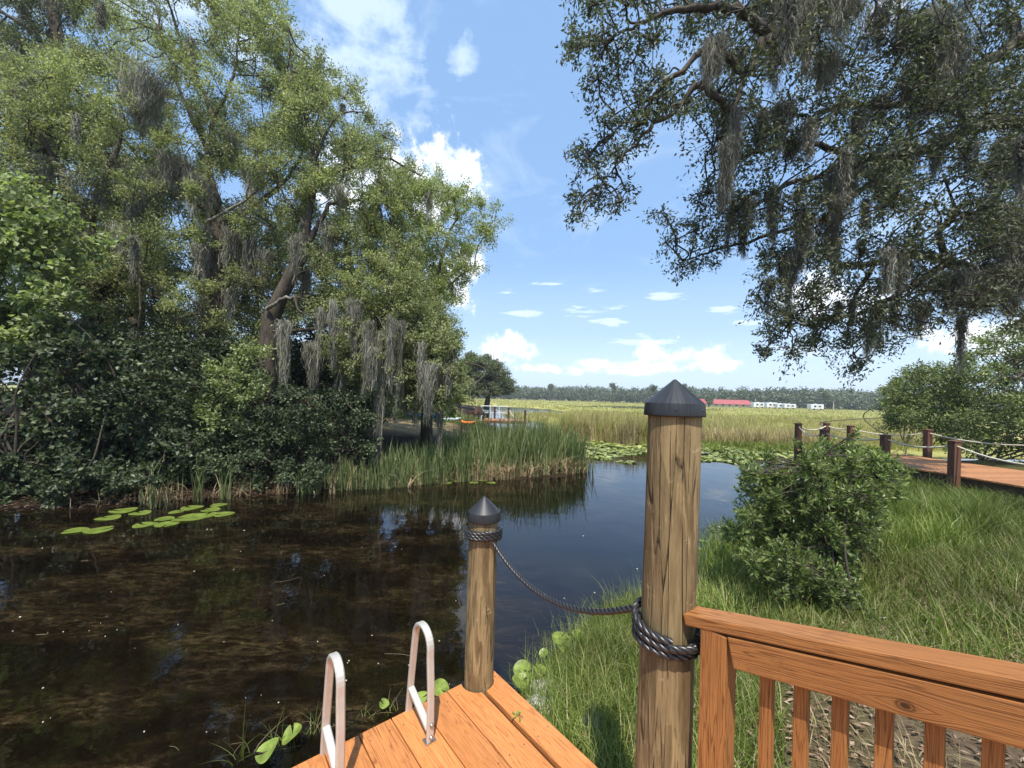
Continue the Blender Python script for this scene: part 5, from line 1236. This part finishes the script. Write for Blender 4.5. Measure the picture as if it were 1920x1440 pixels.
# ------------------------------------------------------------------ boardwalk on the right
BZ = 0.9
nearA, nearB = np.array([9.45, 13.2, 0]), np.array([10.15, 7.2, 0])       # edge nearest the pond
wd = np.array([2.75, 0.25, 0])
th = thing('boardwalk', (10, 11, 0), 'orange stained boardwalk with rope posts beside the right bank', 'boardwalk')
dl = nearB - nearA; el = norm(dl); ew = norm(wd - el * np.dot(wd, el)); Wd = float(np.dot(wd, ew)); Ln = 9.5
bm = bmesh.new(); s_ = 0.0
while s_ < Ln:
    board(bm, nearA + el * s_ + UPV * (BZ - 0.038) - ew * random.uniform(0.0, 0.012), ew, el, UPV, Wd, 0.139, 0.038, 0.004); s_ += 0.146
bm_obj('decking', bm, MAT['walk'], th)
bm = bmesh.new(); board(bm, nearA + ew * 0.03 + UPV * (BZ - 0.25), el, ew, UPV, Ln, 0.04, 0.205, 0.004); bm_obj('side_beam', bm, MAT['dark'], th)
bm = bmesh.new(); board(bm, nearA + ew * (Wd - 0.07) + UPV * (BZ - 0.25), el, ew, UPV, Ln, 0.04, 0.205, 0.004); bm_obj('side_beam', bm, MAT['dark'], th)
for q in (0.3, 2.4, 4.5, 6.6):
    for e_ in (0.12, Wd - 0.25):
        p = nearA + el * q + ew * e_; bm = bmesh.new(); board(bm, p - UPV * 0.6, UPV, el, ew, BZ + 0.55, 0.12, 0.12, 0.004); bm_obj('support_leg', bm, MAT['dark'], th)
def bpost(x, ytop, d, zb=0.35, lab=None):
    t = P(x, ytop, d); s_ = 0.15
    bm = bmesh.new(); board(bm, np.array([t[0] - s_ / 2, t[1] - s_ / 2, zb]), UPV, np.array([1, 0, 0]), np.array([0, 1, 0]), t[2] - zb - 0.02, s_, s_, 0.006); o = bm_obj('post', bm, MAT['redpost'], th)
    bm = bmesh.new(); c2 = s_ + 0.03
    v = [bm.verts.new((t[0] + a * c2 / 2, t[1] + b * c2 / 2, t[2] - 0.019)) for a, b in ((-1, -1), (1, -1), (1, 1), (-1, 1))]; v2 = [bm.verts.new((t[0] + a * c2 / 2, t[1] + b * c2 / 2, t[2] + 0.004)) for a, b in ((-1, -1), (1, -1), (1, 1), (-1, 1))]; ap = bm.verts.new((t[0], t[1], t[2] + 0.035))
    bm.faces.new(v[::-1])
    for i in range(4): bm.faces.new((v[i], v[(i + 1) % 4], v2[(i + 1) % 4], v2[i])); bm.faces.new((v2[i], v2[(i + 1) % 4], ap))
    c_ = bm_obj('post_cap', bm, MAT['redpost'], th); c_.parent = o
    return t - UPV * 0.09
near = [bpost(x, y, d) for x, y, d in ((1497, 794, 13.3), (1545, 806, 11.6), (1660, 816, 10.2), (1790, 827, 8.9), (2010, 868, 6.9))]
far = [bpost(x, y, d) for x, y, d in ((1550, 793.5, 14.6), (1595, 798.5, 13.9), (1740, 806, 12.3), (1985, 827, 9.6))]
def wrope(label, pts, sags):
    path = []
    for a, b, s_ in zip(pts[:-1], pts[1:], sags):
        t = np.linspace(0, 1, 16)[:, None]; q = a + (b - a) * t; q[:, 2] -= s_ * 4 * t[:, 0] * (1 - t[:, 0]); path.append(q[:-1])
    path.append(np.array([pts[-1]])); gg = Geo(); tube(gg, np.concatenate(path), 0.018, 8); tagit(gg.build('rope', MAT['ropewhite']), label, 'rope', 'pale ropes along the boardwalk')
wrope('pale rope sagging along the pond side of the boardwalk', near, [0.18, 0.1, 0.12, 0.12])
wrope('pale rope sagging along the far side of the boardwalk', [near[0]] + far, [0.14, 0.06, 0.14, 0.14])

# ------------------------------------------------------------------ small landing with kayaks across the water
LZ = 0.62
th = thing('small_landing', (0.2, 30, 0), 'small orange landing with rope posts across the water', 'landing')
bm = bmesh.new(); a = P(905, 795, 30); b = P(987, 795, 30)
for k in range(18): board(bm, np.array([a[0] + (b[0] - a[0]) * k / 18, 29.2, LZ - 0.04]), np.array([0, 1, 0]), np.array([1, 0, 0]), UPV, 2.4, (b[0] - a[0]) / 18 - 0.008, 0.04, 0.003)
bm_obj('decking', bm, MAT['walk'], th)
bm = bmesh.new(); board(bm, np.array([a[0], 29.18, LZ - 0.24]), np.array([1, 0, 0]), np.array([0, 1, 0]), UPV, b[0] - a[0], 0.04, 0.19, 0.003); bm_obj('side_beam', bm, MAT['redpost'], th)
tops = []
for x, yt, d in ((928, 763, 31), (954, 764, 30.6), (985, 769, 29.3)):
    t = P(x, yt, d); bm = bmesh.new(); board(bm, np.array([t[0] - 0.08, t[1] - 0.08, -0.4]), UPV, np.array([1, 0, 0]), np.array([0, 1, 0]), t[2] + 0.4, 0.15, 0.15, 0.01); bm_obj('post', bm, MAT['dark'], th); tops.append(t - UPV * 0.12)
gg = Geo()
for i, (p, q) in enumerate(((tops[0], tops[1]), (tops[1], tops[2] - UPV * 0.05))):
    t = np.linspace(0, 1, 14)[:, None]; s_ = p + (q - p) * t; s_[:, 2] -= (0.3 if i == 0 else 0.55) * 4 * t[:, 0] * (1 - t[:, 0]); tube(gg, s_, 0.025, 6)
tagit(gg.build('rope', MAT['ropewhite']), 'pale rope drooping between the posts of the small landing', 'rope')
# pale boat lift frame behind the landing
MAT['whitepaint'] = plain_mat('white_paint', (0.62, 0.65, 0.68), 0.5)
th = thing('pipe_railing', P(930, 780, 33), 'white pipe railing behind the small landing', 'railing')
p0, p1 = P(903, 761, 33), P(953, 762.5, 33)
gg = Geo(); tube(gg, [p0, p1], 0.035, 8); gg.build('top_rail', MAT['whitepaint'], th)
gg = Geo(); tube(gg, [p0 - UPV * 0.55, p1 - UPV * 0.55], 0.03, 8); gg.build('lower_rail', MAT['whitepaint'], th)
for k in range(4):
    q = p0 + (p1 - p0) * k / 3; gg = Geo(); tube(gg, [q, q - UPV * 1.3], 0.03, 8); gg.build('post', MAT['whitepaint'], th)

def kayak(label, c, L, yaw, col, matname):
    MAT[matname] = plain_mat(matname, col, 0.35)
    th = thing('kayak', c, label, 'kayak', 'kayaks lying on the far yard'); ax = np.array([math.cos(yaw), math.sin(yaw), 0]); sd_ = np.array([-ax[1], ax[0], 0])
    gg = Geo(); m, k = 14, 17; V = []
    for i in range(k):
        t = -1 + 2 * i / (k - 1); w = 0.38 * (1 - abs(t) ** 2.6) + 0.01; hh = 0.17 * (1 - abs(t) ** 3) + 0.02; rise = 0.14 * t ** 4
        for j in range(m):
            a_ = 2 * math.pi * j / m; V.append(np.array(c) + ax * (t * L / 2) + sd_ * (w * math.cos(a_)) + UPV * (0.2 + rise + hh * math.sin(a_) * (0.7 if math.sin(a_) > 0 else 1.1)))
    i = np.arange(k - 1)[:, None] * m; j = np.arange(m)[None]; j2 = (j + 1) % m
    gg.add(np.array(V), np.stack([i + j, i + j2, i + m + j2, i + m + j], -1).reshape(-1, 4)); gg.build('hull', MAT[matname], th)
    gg = Geo(); a_ = np.linspace(0, 2 * np.pi, 21); pts = np.array(c) + ax * (0.45 * np.cos(a_))[:, None] + sd_ * (0.25 * np.sin(a_))[:, None] + UPV * 0.335; tube(gg, pts, 0.03, 6); gg.add(pts[:-1] - UPV * 0.005, np.arange(20)[None], 0, False); gg.build('cockpit', MAT['dark'], th)
def onland(x, y, d):
    p = P(x, y, d); p[2] = hgt(p); return p
kayak('blue kayak lying on the sunny yard beyond the oaks', onland(795, 775, 28), 2.8, 0.1, (0.03, 0.3, 0.6), 'blue_plastic')
kayak('pale kayak lying beside the blue one', onland(838, 778, 28), 2.3, -0.35, (0.55, 0.68, 0.66), 'pale_plastic')
kayak('orange kayak lying by the small landing', onland(879, 785, 27.5), 1.3, -0.5, (0.7, 0.2, 0.03), 'orange_plastic')
def chair(label, c, yaw, matname):
    th = thing('garden_chair', c, label, 'chair', 'slatted garden chairs on the small landing'); ax = np.array([math.cos(yaw), math.sin(yaw), 0]); s_ = np.array([-ax[1], ax[0], 0]); c = np.array(c)
    def bx(name, o, e1_, e2_, e3_, l, w, h): bm = bmesh.new(); board(bm, o, e1_, e2_, e3_, l, w, h, 0.004); bm_obj(name, bm, MAT[matname], th)
    bx('seat', c + UPV * 0.3 - ax * 0.05 - s_ * 0.28, norm(ax + UPV * 0.25), s_, norm(UPV - ax * 0.25), 0.55, 0.56, 0.03)
    bm = bmesh.new()
    for k in range(5): board(bm, c + UPV * 0.3 - s_ * (0.28 - k * 0.115), norm(UPV - ax * 0.45), s_, norm(ax + UPV * 0.45), 0.78 - 0.06 * abs(k - 2), 0.1, 0.025, 0.003)
    bm_obj('backrest', bm, MAT[matname], th)
    for sg in (-1, 1):
        bx('armrest', c + UPV * 0.55 - ax * 0.15 + s_ * (0.3 * sg - 0.05), ax, s_, UPV, 0.7, 0.1, 0.03)
        bx('leg', c + ax * 0.42 + s_ * (0.3 * sg - 0.03), UPV, ax, s_, 0.55, 0.08, 0.04); bx('leg', c - ax * 0.1 + s_ * (0.3 * sg - 0.03), UPV, ax, s_, 0.55, 0.08, 0.04)
chair('red brown garden chair left on the small landing', (P(892, 780, 30.2)[0], 30.2, LZ), -2.4, 'redpost')
chair('dark garden chair right on the small landing', (P(903, 782, 29.9)[0], 29.9, LZ), -0.6, 'dark')

# lone round oak and the far tree line
gg = Geo(); lo = P(912, 740, 62)
th = thing('live_oak', (lo[0], lo[1], 0.9), 'lone round dark oak beyond the small landing', 'tree')
g1 = Geo(); tube(g1, smooth_path([(lo[0], 62, 0.2), (lo[0] + 0.2, 62, 2.2), (lo[0] - 0.4, 62, 4)], 4), np.linspace(0.5, 0.25, 9), 10, 0.05); g1.build('trunk', MAT['bark'], th)
for dx_, dz_ in ((-3, 3), (2.5, 2.5), (0.5, 4)): g1 = Geo(); tube(g1, smooth_path([(lo[0], 62, 2.6), (lo[0] + dx_ * 0.5, 62, 3.8), (lo[0] + dx_, 62, 3 + dz_)], 4), np.linspace(0.22, 0.08, 9), 7, 0.06); g1.build('limb', MAT['bark'], th)
crown(gg, clumps_in([(850, 690), (880, 668), (920, 672), (945, 700), (962, 725), (950, 738), (900, 735), (860, 740)], 59, 65, 80, 0.7, 1.2), np.array([[lo[0], 62, 4.0]]), 16, 40, 0.27, 0.15, spread=0.22); gg.build('crown', [MAT['darkleaf'], MAT['bark']], th)

def treeline():
    gg = Geo(); xs = []
    for x in np.arange(-260, 620, 3.6):
        for row in range(4):
            xs.append((x + rng.uniform(-2, 2), 200 + row * 14 + max(0, 160 - x) * 0.42 + rng.uniform(-6, 6) + 40 * math.exp(-((x - 40) / 60) ** 2), row))
    for x, y, row in xs:
        top = rng.uniform(7.2, 9.6) + row * 0.9 + 1.6 * wob(np.array(x), np.array(y), 0.06); n = 260; w = rng.uniform(3.0, 5.0)
        d = norm(rng.standard_normal((n, 3))); rr = rng.uniform(0.55, 1.02, n)[:, None]; c = np.array([x, y, top * 0.52])
        p = c + d * rr * np.array([w, w, top * 0.5]); p[:, 2] = np.maximum(p[:, 2], 0.3)
        leaf_quads(gg, p, norm(rng.standard_normal((n, 3))), norm(rng.standard_normal((n, 3)) * 0.6 + (0, 0, 0.9)), rng.uniform(0.9, 1.7, n), rng.uniform(0.6, 1.1, n))
    tagit(gg.build('treeline', MAT['farleaf']), 'long low wood along the far side of the marsh', 'treeline', None, 'stuff')
treeline()
def far_tree(label, x, d, ytop, w, kind):
    t = P(x, ytop, d); th = thing('pine_tree' if kind == 'pine' else 'tree', (t[0], d, 0), label, 'tree', 'taller trees rising from the far wood'); g1 = Geo(); tube(g1, [(t[0], d, -0.2), (t[0] + 0.2, d, t[2] * 0.6), (t[0], d, t[2] * 0.95)], [0.3, 0.22, 0.1], 7, 0.04); g1.build('trunk', MAT['bark'], th)
    g2 = Geo(); cl = [(np.array([t[0] + rng.normal(0, w * 0.4), d + rng.normal(0, w * 0.4), t[2] * rng.uniform(0.72 if kind == 'pine' else 0.35, 0.97)]), rng.uniform(0.5, 0.9)) for _ in range(14)]
    crown(g2, cl, np.array([[t[0], d, z_] for z_ in np.linspace(t[2] * 0.4, t[2] * 0.95, 10)]), 14, 9, 0.7, 0.4, spread=0.4, twigs=False); g2.build('crown', [MAT['farleaf'], MAT['bark']], th)
far_tree('slim taller tree left of centre in the far wood', 1149, 205, 719, 1.6, 'pine'); far_tree('taller pine just left of the tall piling cap', 1226, 200, 722, 1.4, 'pine'); far_tree('taller pine just right of the tall piling cap', 1284, 200, 721, 1.8, 'pine')
far_tree('small pale round tree in front of the red roof', 1329, 165, 745, 1.3, 'round'); far_tree('taller tree near the right end of the far wood', 1545, 175, 729, 2.2, 'round'); far_tree('small pointed tree far left in the wood beside the lone oak', 1032, 240, 720, 1.4, 'pine')

# long red roofed building and parked trailers across the marsh
MAT['redroof'] = plain_mat('red_metal_roof', (0.36, 0.085, 0.075), 0.5); MAT['wall'] = plain_mat('cream_wall', (0.55, 0.5, 0.42), 0.8); MAT['glassdark'] = plain_mat('dark_window', (0.03, 0.035, 0.04), 0.15)
def rbox(name, mat, parent, x0, x1, y0, y1, z0, z1, bev=0.03):
    bm = bmesh.new(); board(bm, (x0, y0, z0), (1, 0, 0), (0, 1, 0), (0, 0, 1), x1 - x0, y1 - y0, z1 - z0, bev); return bm_obj(name, bm, mat, parent)
d = 178; xa, xb = P(1306, 760, d)[0], P(1412, 760, d)[0]
zt = P(1360, 753, d)[2]; th = thing('long_building', ((xa + xb) / 2, d + 4, 0), 'long low building with red metal roof across the marsh', 'building')
rbox('wall', MAT['wall'], th, xa + 0.5, xb - 0.5, d, d + 8, -0.2, zt - 1.0)
bm = bmesh.new(); e_ = zt - 1.1
vs = [bm.verts.new(v) for v in ((xa, d - 0.8, e_), (xb, d - 0.8, e_), (xb, d + 4, zt + 0.9), (xa, d + 4, zt + 0.9), (xa, d + 8.8, e_), (xb, d + 8.8, e_))]
for f in ((0, 1, 2, 3), (3, 2, 5, 4), (0, 3, 4), (1, 5, 2), (0, 4, 5, 1)): bm.faces.new([vs[i] for i in f])
bm_obj('roof', bm, MAT['redroof'], th)
for k in range(7):
    x0 = xa + 2 + k * (xb - xa - 4) / 7; w_ = rbox('window', MAT['whitepaint'], th, x0, x0 + 1.3, d - 0.03, d + 0.05, 0.55, 1.35, 0.01); rbox('pane', MAT['glassdark'], th, x0 + 0.1, x0 + 1.2, d - 0.06, d - 0.02, 0.63, 1.27, 0.0).parent = w_
TR = 'white trailers parked before the far wood'
for x, wpx, ht, dd, lab in ((1424, 22, 2.5, 172, 'white trailer next to the red roofed building'), (1448, 20, 2.6, 170, 'second white trailer from the red roofed building'), (1466, 16, 2.3, 168, 'small white trailer with a dark window in the parked row'), (1482, 22, 2.2, 166, 'last white trailer of the parked row'), (1533, 24, 2.4, 160, 'white motorhome standing apart at the right')):
    p = P(x, 765, dd); w_ = wpx / F * dd / 2; th = thing('trailer', (p[0], dd, 0), lab, 'trailer', TR)
    rbox('body', MAT['whitepaint'], th, p[0] - w_, p[0] + w_, dd, dd + 2.4, 0.45, ht, 0.15); rbox('roof_vent', MAT['wall'], th, p[0] - 0.4, p[0] + 0.3, dd + 0.8, dd + 1.4, ht, ht + 0.2, 0.03)
    for k in (-0.55, 0.2): rbox('window', MAT['glassdark'], th, p[0] + k * w_, p[0] + k * w_ + 0.9, dd - 0.02, dd + 0.02, ht * 0.5, ht * 0.78, 0.0)
    for k in (-0.5, 0.5):
        gg = Geo(); c_ = np.array([p[0] + k * w_, dd + 0.1, 0.35]); tube(gg, [c_ - (0, 0.12, 0), c_ + (0, 0.12, 0)], 0.35, 14); gg.build('wheel', MAT['dark'], th)
    rbox('door', MAT['wall'], th, p[0] - 0.05 * w_, p[0] - 0.05 * w_ + 0.7, dd - 0.015, dd + 0.02, 0.55, ht * 0.85, 0.0)
for x, d_ , lab in ((1563, 170, 'thin utility pole right of the motorhome'), (1417, 180, 'thin utility pole behind the first trailer')):
    t = P(x, 752 if x > 1500 else 747, d_); th = thing('utility_pole', (t[0], d_, 0), lab, 'pole', 'utility poles across the marsh'); gg = Geo(); tube(gg, [(t[0], d_, -0.2), (t[0], d_, t[2])], [0.14, 0.1], 7); gg.build('shaft', MAT['wall'], th)
    rbox('crossarm', MAT['dark'], th, t[0] - 0.6, t[0] + 0.6, d_ - 0.05, d_ + 0.05, t[2] - 0.5, t[2] - 0.38, 0.0)

# brick house glimpsed through the wood
MAT['brick'] = bark_mat('brick_wall', (0.26, 0.11, 0.08), (0.36, 0.17, 0.12), 6); MAT['shingle'] = bark_mat('roof_shingle', (0.07, 0.06, 0.055), (0.14, 0.12, 0.11), 5)
p = P(585, 745, 34); z0 = 1.0; th = thing('brick_house', (p[0], 37, z0), 'brick house glimpsed between the oak trunks', 'house')
rbox('wall', MAT['brick'], th, p[0] - 4, p[0] + 4, 34, 41, z0 - 0.4, z0 + 2.7)
bm = bmesh.new(); vs = [bm.verts.new(v) for v in ((p[0] - 4.6, 33.3, z0 + 2.6), (p[0] + 4.6, 33.3, z0 + 2.6), (p[0] + 4.6, 37.5, z0 + 4.6), (p[0] - 4.6, 37.5, z0 + 4.6), (p[0] - 4.6, 41.7, z0 + 2.6), (p[0] + 4.6, 41.7, z0 + 2.6))]
for f in ((0, 1, 2, 3), (3, 2, 5, 4), (0, 3, 4), (1, 5, 2), (0, 4, 5, 1)): bm.faces.new([vs[i] for i in f])
bm_obj('roof', bm, MAT['shingle'], th)
for k in (-2.4, 0.2): w_ = rbox('window', MAT['whitepaint'], th, p[0] + k, p[0] + k + 1.4, 33.96, 34.04, z0 + 0.8, z0 + 2.1, 0.01); rbox('pane', MAT['glassdark'], th, p[0] + k + 0.1, p[0] + k + 1.3, 33.92, 33.97, z0 + 0.9, z0 + 2.0, 0.0).parent = w_

# ------------------------------------------------------------------ summer haze over the wetland
bm = bmesh.new(); bmesh.ops.create_cube(bm, size=1.0)
for vv in bm.verts: vv.co = Vector((vv.co.x * 6400, 1700 + vv.co.y * 3900, 12 + vv.co.z * 30))
m, nt = new_mat('humid_air'); n = N(nt)
pv = n('ShaderNodeVolumePrincipled', {'Color': (0.86, 0.92, 1.0, 1), 'Density': 0.00055, 'Anisotropy': 0.2})
n('ShaderNodeOutputMaterial', {'Volume': pv.outputs[0]})
tagit(bm_obj('haze', bm, m), 'thin pale summer haze over the wetland', 'haze', None, 'stuff')


# ------------------------------------------------------------------ render settings
SC.view_settings.view_transform = 'Standard'; SC.view_settings.look = 'None'
SC.view_settings.exposure = 0.72; SC.view_settings.gamma = 1.0
SC.render.engine = 'CYCLES'
cy = SC.cycles
cy.max_bounces = 9; cy.diffuse_bounces = 6; cy.glossy_bounces = 3; cy.transmission_bounces = 7; cy.transparent_max_bounces = 6; cy.volume_bounces = 0
cy.caustics_reflective = False; cy.caustics_refractive = False
cy.use_denoising = True
cy.sample_clamp_indirect = 6.0
